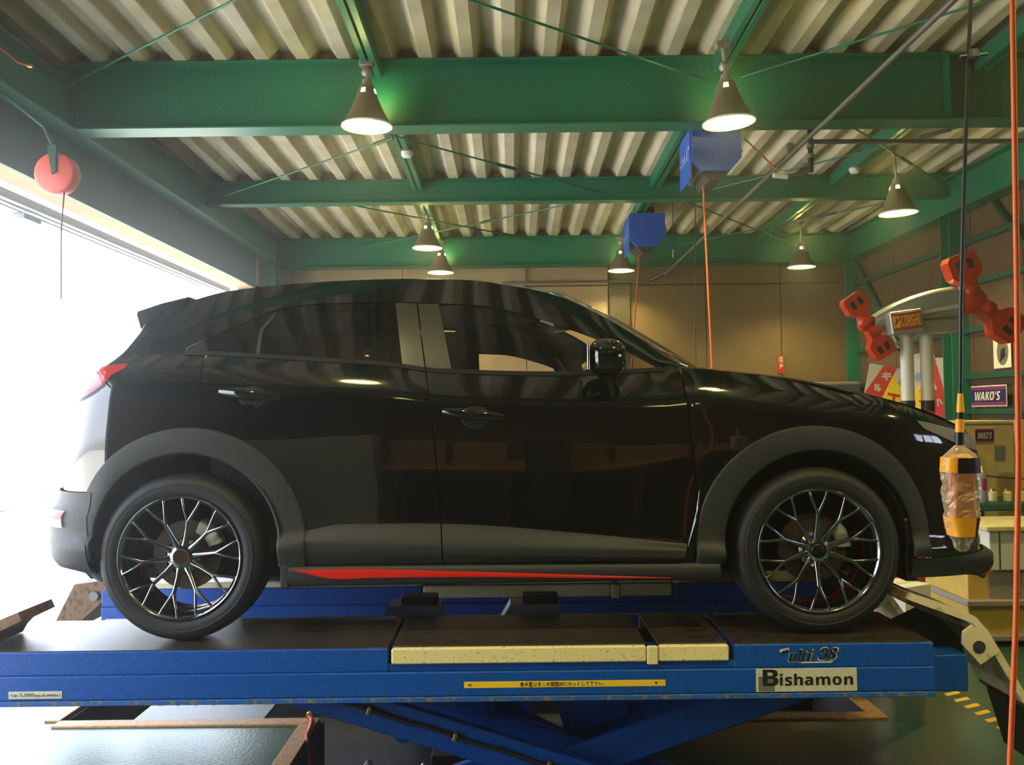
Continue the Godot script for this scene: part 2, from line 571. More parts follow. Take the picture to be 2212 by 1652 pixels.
	# columns
	for a in [[XL + 0.1, 11.6, 0.2, "green steel column at the far end of the door opening"], [XR - 0.1, 9.15, 0.2, "green steel column on the boarded wall behind the banner"], [XR - 0.1, 12.0, 0.2, "green steel column in the far corner of the boarded wall"], [XR - 0.1, 3.4, 0.2, "green steel column beside the window"], [XL + 0.1, 1.4, 0.2, "green steel column at the near end of the door opening"]]:
		var c := thing("steel_column", a[3], "column", P(a[0], 0, a[1]))
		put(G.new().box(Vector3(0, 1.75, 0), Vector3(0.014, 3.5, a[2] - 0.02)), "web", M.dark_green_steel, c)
		for s in [-1, 1]:
			put(G.new().cbox(Vector3(0, 1.75, s * (a[2] / 2.0 - 0.006)), Vector3(a[2], 3.5, 0.014), 0.003), "flange", M.green_steel, c)
		put(G.new().cbox(Vector3(0, 0.01, 0), Vector3(a[2] + 0.08, 0.02, a[2] + 0.08), 0.004), "base_plate", M.dark_green_steel, c)

func h_beam(called: String, label: String, a: Vector3, b: Vector3, h: float, w: float, cat := "beam") -> Node3D:
	# a, b: ends of the centre line of the bottom flange
	var o := thing(called, label, cat, (a + b) / 2.0)
	var d := b - a
	var l := d.length()
	var x := d / l
	var z := x.cross(Vector3.UP).normalized()
	var bs := Basis(x, z.cross(x), z)
	if h > 0.3:
		put(G.new().box(bs * Vector3(0, h / 2.0, 0), Vector3(l, h - 0.02, 0.012), bs), "web", M.green_steel, o)
	else:
		put(G.new().box(bs * Vector3(0, h / 2.0, 0), Vector3(l, h - 0.02, 0.008), bs), "web", M.green_steel, o)
	put(G.new().cbox(bs * Vector3(0, 0.007, 0), Vector3(l, 0.014, w), 0.003, bs), "flange", M.green_steel, o)
	put(G.new().cbox(bs * Vector3(0, h - 0.007, 0), Vector3(l, 0.014, w), 0.003, bs), "flange", M.green_steel, o)
	return o

func build_roof() -> void:
	var roof := struct(G.new().sheet([[P(XL - 0.3, roof_y(DB + 0.3) + 0.16, DB + 0.3), P(XR + 0.3, roof_y(DB + 0.3) + 0.16, DB + 0.3)], [P(XL - 0.3, roof_y(DN - 0.3) + 0.16, DN - 0.3), P(XR + 0.3, roof_y(DN - 0.3) + 0.16, DN - 0.3)]], -1.0).sheet([[P(XL - 0.3, roof_y(DB + 0.3) + 0.22, DB + 0.3), P(XR + 0.3, roof_y(DB + 0.3) + 0.22, DB + 0.3)], [P(XL - 0.3, roof_y(DN - 0.3) + 0.22, DN - 0.3), P(XR + 0.3, roof_y(DN - 0.3) + 0.22, DN - 0.3)]], 1.0), "ceiling", M.closure, "underside of the corrugated roof")
	var pitch := 0.284
	var prof := []
	for t in [[0.0, 0.0], [0.30, 0.0], [0.335, 0.008], [0.46, 0.082], [0.50, 0.09], [0.76, 0.09], [0.80, 0.082], [0.965, 0.008]]:
		prof.append(Vector2(t[0] * pitch, t[1]))
	var beams := [-4.3, -2.4, 0.5, 3.4, 6.3, 9.2, 11.9, 12.3]
	for b in beams.size() - 1:
		var d0: float = beams[b]
		var d1: float = beams[b + 1]
		var g := G.new()
		var cl := G.new()
		for r in 3:
			for i in prof.size():
				var p: Vector2 = prof[i] + Vector2(r * pitch, 0)
				var q: Vector2 = (prof[i + 1] if i + 1 < prof.size() else prof[0] + Vector2(pitch, 0)) + Vector2(r * pitch, 0)
				var nn := Vector3(q.y - p.y, -(q.x - p.x), 0).normalized()
				g.quad(P(p.x, roof_y(d0) + p.y, d0), P(q.x, roof_y(d0) + q.y, d0), P(q.x, roof_y(d1) + q.y, d1), P(p.x, roof_y(d1) + p.y, d1), nn)
				cl.quad(P(p.x, roof_y(d1) - 0.01, d1 + 0.02), P(q.x, roof_y(d1) - 0.01, d1 + 0.02), P(q.x, roof_y(d1) + q.y, d1 + 0.02), P(p.x, roof_y(d1) + p.y, d1 + 0.02), Vector3.BACK)
		var gm := g.mesh()
		var cm := cl.mesh()
		for k in 10:
			var o := put(gm, "roof_sheet", M.roof_sheet, roof)
			o.position.x = XL - 0.25 + k * pitch * 3.0
			var c := put(cm, "closure_strip", M.closure, roof)
			c.position.x = o.position.x
	# beams across
	h_beam("roof_beam", "deep green roof beam running across above the black car", P(XL + 0.1, 3.545, 6.3), P(XR - 0.1, 3.545, 6.3), roof_y(6.3) - 3.545, 0.2)
	h_beam("roof_beam", "slim green roof beam, middle of the three across the ceiling", P(XL + 0.1, 3.70, 9.2), P(XR - 0.1, 3.70, 9.2), roof_y(9.2) - 3.70, 0.14)
	h_beam("roof_beam", "deep green roof beam along the top of the cream wall", P(XL + 0.1, 3.48, 11.9), P(XR - 0.1, 3.48, 11.9), roof_y(11.9) - 3.48, 0.2)
	h_beam("roof_beam", "slim green roof beam above the photographer", P(XL + 0.1, 3.85, 3.4), P(XR - 0.1, 3.85, 3.4), roof_y(3.4) - 3.85, 0.14)
	h_beam("roof_beam", "deep green roof beam behind the photographer", P(XL + 0.1, 3.65, 0.5), P(XR - 0.1, 3.65, 0.5), roof_y(0.5) - 3.65, 0.2)
	# girders along the walls
	h_beam("wall_girder", "green girder over the bright door opening", P(XL + 0.1, 3.545, -4.1), P(XL + 0.1, 3.545, 12.0), 0.33, 0.2, "girder")
	h_beam("wall_girder", "green girder along the top of the brown boarded wall", P(XR - 0.12, 3.5, -4.1), P(XR - 0.12, 3.5, 12.0), 0.37, 0.2, "girder")
	# stiffener plates on the near beam
	for x in [3.05]:
		var st := thing("stiffener_plate", "green stiffener plate on the deep roof beam", "plate", P(x, 3.56, 6.29))
		put(G.new().box(Vector3(0, 0.22, 0.05), Vector3(0.012, 0.43, 0.09)), "rib", M.green_steel, st)
		put(G.new().cbox(Vector3(0.2, 0.22, 0.012), Vector3(0.4, 0.4, 0.008), 0.002), "cover", M.dark_green_steel, st)
	# purlins between the beams
	var names := {-0.935: "on the door side", 1.475: "in the middle", 3.3: "on the boarded wall side"}
	for bay in [[3.5, 6.25, "in the nearest roof bay"], [6.35, 9.15, "in the second roof bay"], [9.25, 11.85, "in the farthest roof bay"], [0.55, 3.35, "above the photographer"], [-4.1, 0.45, "behind the photographer"]]:
		for x in names:
			var o := thing("roof_purlin", "green double channel purlin %s %s" % [names[x], bay[2]], "purlin", P(x, 0, 0))
			for s in [-1, 1]:
				var gg := G.new()
				var y0: float = roof_y(bay[0]) - 0.06
				var y1: float = roof_y(bay[1]) - 0.06
				var a := P(s * 0.03, y0, bay[0])
				var b := P(s * 0.03, y1, bay[1])
				var dir := (b - a).normalized()
				var bs := Basis(Vector3.RIGHT, dir.cross(Vector3.RIGHT) * -1.0, -dir)
				gg.cbox((a + b) / 2.0, Vector3(0.045, 0.12, a.distance_to(b)), 0.004, Basis(Vector3.RIGHT, Vector3.RIGHT.cross(dir) * (1.0 if Vector3.RIGHT.cross(dir).y > 0 else -1.0), dir))
				put(gg, "channel", M.green_steel, o)
	# brace rods
	var rods := [
		[-3.05, 6.2, 0.4, 3.5, "thin green brace rod in the upper left, over the glowing door"],
		[1.4, 6.2, -2.15, 3.5, "thin green brace rod slanting down to the beam above the windscreen"],
		[1.6, 6.2, 4.5, 3.5, "thin green brace rod rising to the upper right corner"],
		[-1.75, 6.45, 1.0, 9.1, "brace rod sloping down to the right in the second bay"],
		[-2.9, 9.1, 0.1, 6.45, "brace rod sloping up to the right in the second bay"],
		[2.1, 6.45, 4.4, 9.0, "brace rod sloping down behind the grey conduit, second bay right"],
		[2.0, 9.1, 4.4, 6.45, "brace rod sloping up behind the grey conduit, second bay right"],
		[-1.75, 9.3, 1.0, 11.8, "brace rod sloping down in the farthest bay, left of the blue reel"],
		[-2.1, 11.8, 0.9, 9.35, "brace rod sloping up in the farthest bay, left of the blue reel"],
		[1.8, 9.35, 3.7, 11.7, "brace rod sloping down in the farthest bay, right of the reels"],
		[2.2, 11.7, 4.3, 9.35, "brace rod sloping up in the farthest bay, right of the reels"],
	]
	for i in rods.size():
		var r: Array = rods[i]
		var low := 0.165 if i % 2 == 0 else 0.195
		var a := P(r[0], roof_y(r[1]) - low, r[1])
		var b := P(r[2], roof_y(r[3]) - low, r[3])
		var o := thing("brace_rod", r[4], "rod", (a + b) / 2.0)
		put(G.new().tube([a - o.position, b - o.position], 0.008, 6), "rod", M.green_steel, o)
		var md := (b - a).normalized()
		put(G.new().tube([md * 0.35, md * 0.6], 0.016, 6), "turnbuckle", M.dark_green_steel, o)

# ---------------------------------------------------------------- outside the door
func build_outside() -> void:
	struct(G.new().box(Vector3(-15.4, -0.12, -9), Vector3(24, 0.2, 36)), "ground_outside", M.concrete_out, "sunlit pale concrete yard")
	var lw := thing("yard_wall", "low brown block wall across the sunlit yard", "wall", P(-9.6, -0.02, 18.0))
	for k in 9:
		put(G.new().cbox(Vector3(-3.2 + k * 0.8, 0.14, 0), Vector3(0.79, 0.28, 0.15), 0.01), "block", M.wall_out, lw)
	var fe := thing("yard_fence", "thin rail fence above the low yard wall", "fence", P(-9.6, 0.26, 18.0))
	for k in 7:
		put(G.new().tube([Vector3(-3.3 + k * 1.1, 0, 0), Vector3(-3.3 + k * 1.1, 0.6, 0)], 0.02, 6), "post", M.steel_grey, fe)
	for y in [0.12, 0.57]:
		put(G.new().tube([Vector3(-3.3, y, 0), Vector3(3.4, y, 0)], 0.02, 6), "rail", M.steel_grey, fe)
	var tags := ["topmost tyre of the stack in the yard", "second tyre from the top of the yard stack", "third tyre from the top of the yard stack", "fourth tyre from the top of the yard stack", "bottom tyre of the stack in the yard"]
	var tm := G.new().lathe([Vector2(0.2, -0.078), Vector2(0.27, -0.085), Vector2(0.31, -0.07), Vector2(0.325, 0), Vector2(0.31, 0.07), Vector2(0.27, 0.085), Vector2(0.2, 0.078), Vector2(0.19, 0), Vector2(0.2, -0.078)], Transform3D(), 28, true).mesh()
	var rm := G.new().lathe([Vector2(0.327, -0.05), Vector2(0.331, -0.03), Vector2(0.331, 0.03), Vector2(0.327, 0.05)], Transform3D(), 28).mesh()
	for k in 5:
		var t := thing("tyre", tags[k], "tyre", P(-9.85, 0.79 - k * 0.172, 16.6), "tyres stacked in the yard")
		put(tm, "carcass", M.tyre, t)
		put(rm, "tread", M.rubber, t)
	var bl := thing("yard_crate", "small orange crate beside the yard tyre stack", "crate", P(-8.9, -0.02, 15.6))
	put(G.new().cbox(Vector3(0, 0.17, 0), Vector3(0.5, 0.3, 0.4), 0.02), "body", M.hook_red, bl)
	put(G.new().cbox(Vector3(0, 0.33, 0), Vector3(0.54, 0.03, 0.44), 0.008), "rim", M.hook_red, bl)
	var po := thing("yard_pole", "thin dark pole leaning in the yard", "pole", P(-9.35, -0.02, 17.4))
	put(G.new().tube([Vector3(0, 0, 0), Vector3(0.08, 1.1, 0)], 0.02, 8), "shaft", M.steel_brown, po)
	put(G.new().lathe([Vector2(0.12, 0), Vector2(0.1, 0.03), Vector2(0.03, 0.05)], Transform3D(), 12), "foot", M.steel_brown, po)

# ---------------------------------------------------------------- lift
const JP := {
	"car": "1888 2777732327 2575 0191 5950", "no": "5843221315477884 8551", "heavy": "1989 0797 2666632326 2565 1282 0090 5950", "heart": "1224 3632417173 5867 8693",
	"wo": "2888 4925556553 85433241 4181", "ko": "2777 23318181", "han": "1918 1949 5958 5999 1747 1545434315 1434 0151 3830 6797978464 67619193",
	"kakomu": "1999901019 2777 2474 38343222 6861", "inner": "1017979181 59552232 5574", "ni": "291522 4777 43528282", "se": "0586846 3932418181", "tsu": "2534 4655 8573411",
	"to": "3930 3664", "shi": "2923416183", "te": "1888553352717", "down": "0999 4940 5674", "sa": "1787 3975 24316161", "i": "27224143 7693", "dot": "0112110201",
	"shou": "1928 0615 0124 6966 3947 8978 4046868080 4484 4282", "fire": "5954100 5594 2734 8775", "e": "1888 5851 0191", "ne": "1777 5957 7741 1422 5450 6583", "ru": "2822 5851739", "su": "188811 5480", "ha": "3721 6792", "ki": "1797 0494 4950",
}

func jp(g: G, keys: Array, at: Vector3, size: Vector2, step: Vector3, right: Vector3, up: Vector3, thick: float) -> void:
	for i in keys.size():
		var code: String = JP[keys[i]]
		var out := PackedStringArray()
		for s in code.split(" "):
			out.append(s if s.length() % 2 == 0 else s.substr(0, s.length() - 1))
		g.strokes(" ".join(out), at + step * i, size, right, up, thick)

func build_lift() -> void:
	var t := thing("scissor_lift", "blue drive-on scissor lift carrying the black car", "lift", Vector3(0, 0, 0))
	for side in 2:
		var dn := 3.54 if side == 0 else 4.80   # near edge of the runway
		var df := 4.08 if side == 0 else 5.42
		var dc := (dn + df) / 2.0
		var w := df - dn
		var x0 := -2.17
		var x1 := 1.62
		# deck plates: left, sunken middle slide plate, right
		var rw := put(G.new().cbox(P((x0 - 0.49) / 2.0, 0.602, dc), Vector3(-0.49 - x0, 0.092, w), 0.006).cbox(P((0.845 + x1) / 2.0, 0.602, dc), Vector3(x1 - 0.845, 0.092, w), 0.006).cbox(P((x0 + x1) / 2.0, 0.573, dc), Vector3(x1 - x0, 0.03, w - 0.012), 0.004), "runway", M.lift_blue, t, "blue runway beam")
		put(G.new().cbox(P((x0 + x1) / 2.0, 0.51, dc), Vector3(x1 - x0, 0.095, w + 0.012), 0.006), "side_channel", M.lift_blue, rw)
		put(G.new().cbox(P((x0 + x1) / 2.0, 0.4525, dc), Vector3(x1 - x0, 0.02, w + 0.02), 0.003), "lower_lip", M.lift_rust, rw, "rust worn lower lip")
		put(G.new().cbox(P((x0 - 0.49) / 2.0, 0.6478, dc), Vector3(-0.495 - x0, 0.006, w - 0.012), 0.002), "deck_plate", M.deck, rw, "dark worn deck plate")
		put(G.new().cbox(P((0.845 + x1) / 2.0, 0.6478, dc), Vector3(x1 - 0.852, 0.006, w - 0.012), 0.002), "deck_plate", M.deck, rw, "dark worn deck plate")
		# slide plates with cream edges
		for q in [[-0.478, 0.508], [0.552, 0.826]]:
			put(G.new().cbox(P((q[0] + q[1]) / 2.0, 0.648, dc + 0.006), Vector3(q[1] - q[0], 0.012, w - 0.02), 0.003), "slide_plate", M.deck, rw, "dark worn sliding plate")
			put(G.new().cbox(P((q[0] + q[1]) / 2.0, 0.618, dn + 0.004), Vector3(q[1] - q[0], 0.064, 0.026), 0.008), "slide_edge", M.cream_paint, rw, "cream painted edge of the sliding plate")
			put(G.new().cbox(P((q[0] + q[1]) / 2.0, 0.618, df - 0.004), Vector3(q[1] - q[0], 0.064, 0.026), 0.008), "slide_edge", M.cream_paint, rw, "cream painted edge of the sliding plate")
		put(G.new().cbox(P(0.53, 0.612, dn - 0.002), Vector3(0.042, 0.072, 0.02), 0.005), "edge_clip", M.cream_paint, rw, "cream clip between the sliding plates")
		# rear wheel plate frames
		for q in [[-1.2, -0.52], [0.88, 1.5]]:
			put(G.new().cbox(P((q[0] + q[1]) / 2.0, 0.658, df - 0.05), Vector3(q[1] - q[0], 0.008, 0.03), 0.002), "deck_rail", M.steel_grey, rw)
		if side == 1:
			put(G.new().cbox(P(-1.2, 0.664, dn + 0.02), Vector3(1.38, 0.03, 0.03), 0.004), "deck_rail", M.dirty_cream, rw, "pale steel rail")
		# end bracket
		put(G.new().cbox(P(1.71, 0.5, dc), Vector3(0.18, 0.145, w - 0.2), 0.006), "end_bracket", M.lift_blue, rw)
		put(G.new().cbox(P(1.64, 0.5, dc), Vector3(0.05, 0.14, w - 0.18), 0.004), "bracket_plate", M.lift_blue, rw)
		# scissor arms
		var da := dn + 0.2
		for a in [[-0.98, 0.47, 1.05, -0.17, 0.0], [1.38, 0.47, -0.62, -0.2, 0.1]]:
			var p := P(a[0], a[1], da + a[4])
			var q := P(a[2], a[3], da + a[4])
			var dr := (q - p).normalized()
			var bs := Basis(dr, Vector3.BACK.cross(dr), Vector3.BACK)
			var arm := put(G.new().cbox((p + q) / 2.0, Vector3(p.distance_to(q), 0.135, 0.05), 0.008, bs).cbox((p + q) / 2.0 + P(0, 0, 0.26), Vector3(p.distance_to(q), 0.135, 0.05), 0.008, bs), "scissor_arm", M.lift_blue, t)
			put(G.new().tube([q + P(0, 0, -0.06), q + P(0, 0, 0.34)], 0.05, 16), "pivot", M.lift_blue, arm)
			put(G.new().tube([p + P(0, 0, -0.04), p + P(0, 0, 0.32)], 0.04, 16), "pivot", M.lift_blue, arm)
			if side == 0 and a[4] == 0.0:
				var pts := []
				for i in 25:
					var s := 0.02 + i * 0.036
					pts.append(p.lerp(q, s) + bs.y * (0.012 + 0.004 * sin(i * 1.7)) + Vector3(0, 0, 0.036))
				put(G.new().tube(pts, 0.0095, 8), "hydraulic_hose", M.hose_black, arm, "black hydraulic hose clipped along the arm")
				for s in [0.19, 0.36, 0.545, 0.57]:
					put(G.new().cbox(p.lerp(q, s) + bs.y * 0.012 + Vector3(0, 0, 0.036), Vector3(0.016, 0.034, 0.026), 0.003, bs), "hose_clip", M.brass, arm, "brass hose clip")
		# boss and cylinder
		var b0 := P(-0.145, 0.275, dn + 0.42)
		put(G.new().tube([b0, b0 + P(0, 0, 0.3)], 0.053, 24), "pivot_boss", M.lift_blue, t, "round blue pivot boss")
		put(G.new().tube([b0 + Vector3(0, 0, 0.001), b0 + Vector3(0, 0, 0.012)], 0.03, 20), "pivot_pin", M.lift_blue, t)
		var cy := put(G.new().tube([P(-0.2, 0.3, dn + 0.55), P(0.35, 0.02, dn + 0.55)], 0.05, 16), "hydraulic_cylinder", M.lift_blue, t)
		put(G.new().tube([P(-0.38, 0.392, dn + 0.55), P(-0.2, 0.3, dn + 0.55)], 0.028, 12), "piston_rod", M.chrome, cy)
		put(G.new().prism([Vector2(-0.16, 0.42), Vector2(0.1, 0.42), Vector2(0.06, 0.12), Vector2(-0.06, 0.1)], -dn - 0.75, -dn - 0.71), "gusset", M.lift_blue, t)
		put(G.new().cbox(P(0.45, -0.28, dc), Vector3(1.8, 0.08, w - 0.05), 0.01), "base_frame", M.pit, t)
	put(G.new().cbox(P(0.33, 0.28, 4.5), Vector3(0.3, 0.24, 0.9), 0.01, Basis(Vector3.BACK, 0.35)), "cross_beam", M.lift_blue, t)
	# jack pads between the runways
	for x in [-0.47, 0.1]:
		var jp_ := put(G.new().prism([Vector2(x - 0.17, 0.575), Vector2(x + 0.14, 0.575), Vector2(x + 0.11, 0.66), Vector2(x - 0.12, 0.66)], -4.42, -4.26), "jack_saddle", M.steel_grey, t, "grey jacking saddle between the runways")
		put(G.new().cbox(P(x + 0.02, 0.675, 4.34), Vector3(0.17, 0.04, 0.12), 0.006), "pad", M.rubber, jp_, "black rubber pad")
	put(G.new().cbox(P(-0.28, 0.55, 4.4), Vector3(3.4, 0.06, 0.06), 0.008), "jack_rail", M.lift_blue, t)
	# ramps and wheel stops
	ramp(t, [Vector2(1.595, 0.81), Vector2(1.845, 0.716), Vector2(1.893, 0.66), Vector2(2.05, 0.385)], 3.66, 4.02, true)
	ramp(t, [Vector2(1.66, 0.78), Vector2(1.90, 0.69), Vector2(1.97, 0.62), Vector2(2.15, 0.36)], 4.88, 5.36, false)
	var fl := put(G.new().prism([Vector2(-2.2, 0.69), Vector2(-1.955, 0.79), Vector2(-1.94, 0.757), Vector2(-2.03, 0.715), Vector2(-2.055, 0.69), Vector2(-2.075, 0.655), Vector2(-2.12, 0.655), Vector2(-2.2, 0.66)], -3.86, -3.6), "wheel_stop", M.steel_brown, t, "brown steel wheel stop flap at the runway end")
	put(G.new().tube([P(-2.09, 0.68, 3.58), P(-2.09, 0.68, 3.88)], 0.012, 10), "hinge_pin", M.steel_grey, fl)
	var ff := put(G.new().prism([Vector2(-2.5, 0.385), Vector2(-2.36, 0.66), Vector2(-2.2, 0.68), Vector2(-2.17, 0.60), Vector2(-2.4, 0.40)], -5.32, -4.9), "end_ramp", M.steel_brown, t, "brown steel ramp hanging off the far runway")
	put(G.new().tube([P(-2.25, 0.6, 4.885), P(-2.25, 0.6, 4.91)], 0.025, 12), "hinge_boss", M.steel_grey, ff)
	# lettering and labels on the near runway
	var zf := -3.534 + 0.0005
	var lb := put(G.new().cbox(Vector3(1.1215, 0.5125, zf), Vector3(0.389, 0.089, 0.002), 0.0005), "maker_label", M.label_cream, t, "cream label with bold black lettering")
	put(G.new().box(Vector3(0.967, 0.4985, zf + 0.0012), Vector3(0.062, 0.056, 0.0006)), "letter_shadow", M.ink_grey, lb)
	text("B", lb, M.ink, Vector3(0.953, 0.491, zf + 0.0018), 0.06, 0.062)
	text("ishamon", lb, M.ink, Vector3(1.018, 0.491, zf + 0.0018), 0.282, 0.046)
	var yl := put(G.new().cbox(Vector3(0.19, 0.507, zf), Vector3(0.776, 0.024, 0.002), 0.0005), "caution_label", M.label_yellow, t, "long yellow caution label with small black writing")
	var jg := G.new()
	jp(jg, ["car", "no", "heavy", "heart", "wo", "ko", "no", "han", "kakomu", "inner", "ni", "se", "tsu", "to", "shi", "te", "down", "sa", "i", "dot"], Vector3(0.018, 0.4995, zf + 0.0015), Vector2(0.0138, 0.0155), Vector3(0.0168, 0, 0), Vector3.RIGHT, Vector3.UP, 0.0013)
	jg.prism([Vector2(0.536, 0.511), Vector2(0.548, 0.511), Vector2(0.542, 0.502)], zf + 0.001, zf + 0.002)
	jg.prism([Vector2(-0.184, 0.507), Vector2(-0.172, 0.511), Vector2(-0.172, 0.503)], zf + 0.001, zf + 0.002)
	put(jg, "writing", M.ink, yl)
	var cl := put(G.new().cbox(Vector3(-1.85, 0.487, zf), Vector3(0.206, 0.028, 0.002), 0.0005), "capacity_label", M.label_cream, t, "small cream capacity label")
	text("Cap.", cl, M.ink_grey, Vector3(-1.945, 0.48, zf + 0.0015), 0.03, 0.011, Basis(), serif())
	text("3,800", cl, M.ink_grey, Vector3(-1.911, 0.479, zf + 0.0015), 0.056, 0.016, Basis(), serif())
	text("kgs.(8,400lbs.)", cl, M.ink_grey, Vector3(-1.853, 0.479, zf + 0.0015), 0.1, 0.012, Basis(), serif())
	var zt := -3.5395
	var sc := put(G.new().strokes("0789", Vector3(1.028, 0.602, zt), Vector2(0.03, 0.025), Vector3.RIGHT, Vector3.UP, 0.012), "script_logo", M.label_cream, t, "script lettering in black with a pale outline")
	put(G.new().prism([Vector2(1.095, 0.578), Vector2(1.228, 0.581), Vector2(1.222, 0.575), Vector2(1.11, 0.574)], zt - 0.0006, zt + 0.0006), "underline", M.label_cream, sc)
	text("ulti", sc, M.label_cream, Vector3(1.046, 0.578, zt), 0.096, 0.05, Basis(), serif(), 0.35)
	text("ulti", sc, M.ink, Vector3(1.049, 0.581, zt + 0.0012), 0.09, 0.045, Basis(), serif(), 0.35)
	text("38", sc, M.label_cream, Vector3(1.165, 0.583, zt), 0.074, 0.052, Basis(), serif(), 0.35)
	text("38", sc, M.ink, Vector3(1.169, 0.587, zt + 0.0012), 0.066, 0.045, Basis(), serif(), 0.35)
	put(G.new().strokes("0699", Vector3(1.033, 0.603, zt + 0.0012), Vector2(0.02, 0.02), Vector3.RIGHT, Vector3.UP, 0.008), "brush_mark", M.ink, sc)
	# cables in the pit
	var hs := thing("orange_hose", "orange hose hanging over the recess border under the lift", "hose", P(-1.03, 0.0, 4.6))
	put(G.new().tube([Vector3(-0.02, 0.03, -0.06), Vector3(0.005, 0.022, -0.02), Vector3(0.02, 0.02, 0.08), Vector3(0.03, 0.02, 0.2), Vector3(0.055, -0.05, 0.28), Vector3(0.07, -0.3, 0.3)], 0.011, 8), "tube", M.cord_red, hs)
	put(G.new().tube([Vector3(-0.02, 0.03, -0.08), Vector3(-0.02, 0.03, -0.05)], 0.016, 8), "fitting", M.brass, hs)
	var wc := thing("cable_bundle", "white cable clamps in the dark lift recess", "cables", P(-0.78, -0.31, 4.5))
	for q in [[0.0, 0.0, 0.14, 0.08, 0.012], [0.02, 0.06, 0.07, 0.12, 0.02], [0.22, -0.02, 0.34, 0.1, 0.022]]:
		put(G.new().tube([Vector3(q[0], 0.05 + q[1], 0), Vector3(q[2], 0.05 + q[3], 0.02)], q[4], 8), "cable", M.white_plastic, wc)

func ramp(t: Node3D, pr: Array, d0: float, d1: float, holed: bool) -> void:
	var up := []
	var lo := []
	for i in pr.size():
		var a: Vector2 = pr[i]
		var dir: Vector2 = (pr[mini(i + 1, pr.size() - 1)] - pr[maxi(i - 1, 0)]).normalized()
		up.append(a)
		lo.append(a + Vector2(dir.y, -dir.x) * 0.028)
	lo.reverse()
	var r := put(G.new().prism(up + lo, -d1, -d0), "end_ramp", M.dirty_cream, t, "worn cream steel ramp flap at the runway end")
	for k in 2:
		var d := d0 - 0.012 if k == 0 else d1 - 0.03
		put(G.new().prism([pr[1] + Vector2(-0.02, -0.03), pr[2] + Vector2(0.0, -0.02), pr[2] + Vector2(0.035, -0.08), pr[2] + Vector2(-0.04, -0.13), pr[2] + Vector2(-0.11, -0.05), pr[2] + Vector2(-0.105, 0.0)], -d - 0.014, -d), "hinge_plate", M.dirty_cream, r)
		var hc: Vector2 = pr[2] + Vector2(-0.045, -0.06)
		put(G.new().tube([P(hc.x, hc.y, d - 0.003), P(hc.x, hc.y, d + 0.02)], 0.025, 20), "hinge_pin", M.reel_dark, r)
	put(G.new().prism([pr[0] + Vector2(-0.06, -0.015), pr[0] + Vector2(0.02, 0.0), pr[1] + Vector2(-0.02, -0.05), pr[0] + Vector2(0.06, -0.08)], -d1 + 0.05, -d0 - 0.05), "ramp_tip", M.steel_brown, r)
	put(G.new().tube([P(pr[3].x, pr[3].y - 0.02, d0), P(pr[3].x, pr[3].y - 0.02, d1)], 0.02, 10), "roller", M.steel_brown, r)
	put(G.new().prism([pr[3] + Vector2(-0.04, -0.02), pr[3] + Vector2(0.05, -0.04), pr[3] + Vector2(0.08, -0.26), pr[3] + Vector2(0.03, -0.26)], -d1 + 0.1, -d0 - 0.1), "roller_guard", M.black_case, r)
	put(G.new().prism([Vector2(1.62, 0.64), Vector2(1.75, 0.7), pr[2] + Vector2(-0.05, -0.06), pr[2] + Vector2(-0.04, -0.12), Vector2(1.75, 0.54), Vector2(1.62, 0.54)], -d1 + 0.06, -d0 - 0.12), "hinge_web", M.black_case, r)

# ---------------------------------------------------------------- car
# car axes: x forward, y up from the deck, z to the camera side; side surface is a half width w(x, y)
const BELT := [[-2.1, 1.15], [-1.75, 1.16], [-1.407, 1.165], [-0.64, 1.122], [-0.402, 1.104], [-0.304, 1.089], [-0.188, 1.075], [0.267, 1.058], [0.674, 1.070], [0.786, 1.085], [1.19, 1.035], [1.393, 0.993], [1.6, 0.943], [1.8, 0.88], [2.0, 0.80]]
const WINTOP := [[-1.30, 1.19], [-1.173, 1.25], [-1.05, 1.31], [-0.928, 1.358], [-0.741, 1.379], [-0.434, 1.382], [-0.252, 1.374], [-0.059, 1.362], [0.075, 1.332], [0.209, 1.287], [0.368, 1.225], [0.522, 1.158], [0.665, 1.076]]
const ROOFL := [[-1.62, 1.325], [-1.526, 1.355], [-1.365, 1.402], [-1.154, 1.45], [-0.672, 1.485], [-0.433, 1.49], [-0.162, 1.483], [0.009, 1.463], [0.247, 1.41], [0.415, 1.333], [0.583, 1.227], [0.786, 1.098]]
const RAILW := [[-1.6, 0.54], [-1.0, 0.59], [0.2, 0.60], [0.5, 0.645], [0.79, 0.715]]
const BELTW := [[-1.75, 0.70], [-1.4, 0.745], [-0.6, 0.788], [0.6, 0.79], [0.8, 0.775], [1.2, 0.755], [1.7, 0.73]]
const SHELFB := [[-0.9, 0.40], [-0.238, 0.376], [0.743, 0.346]]
const SHELFT := [[-0.9, 0.42], [-0.84, 0.425], [-0.629, 0.462], [-0.238, 0.458], [0.319, 0.416], [0.764, 0.369]]
const HOODL := [[0.794, 1.097], [0.923, 1.083], [1.191, 1.05], [1.393, 1.008], [1.595, 0.958], [1.795, 0.894], [1.928, 0.839], [1.995, 0.805], [2.06, 0.755], [2.12, 0.69]]
const REARC := [[0.2, -1.74], [0.26, -1.80], [0.28, -1.95], [0.30, -1.993], [0.36, -1.995], [0.45, -2.017], [0.50, -2.027], [0.53, -1.99], [0.56, -1.965], [0.6, -1.955], [0.77, -1.931], [0.88, -1.898], [1.0, -1.871], [1.05, -1.849], [1.10, -1.81], [1.14, -1.745], [1.2, -1.655], [1.285, -1.56], [1.36, -1.545]]
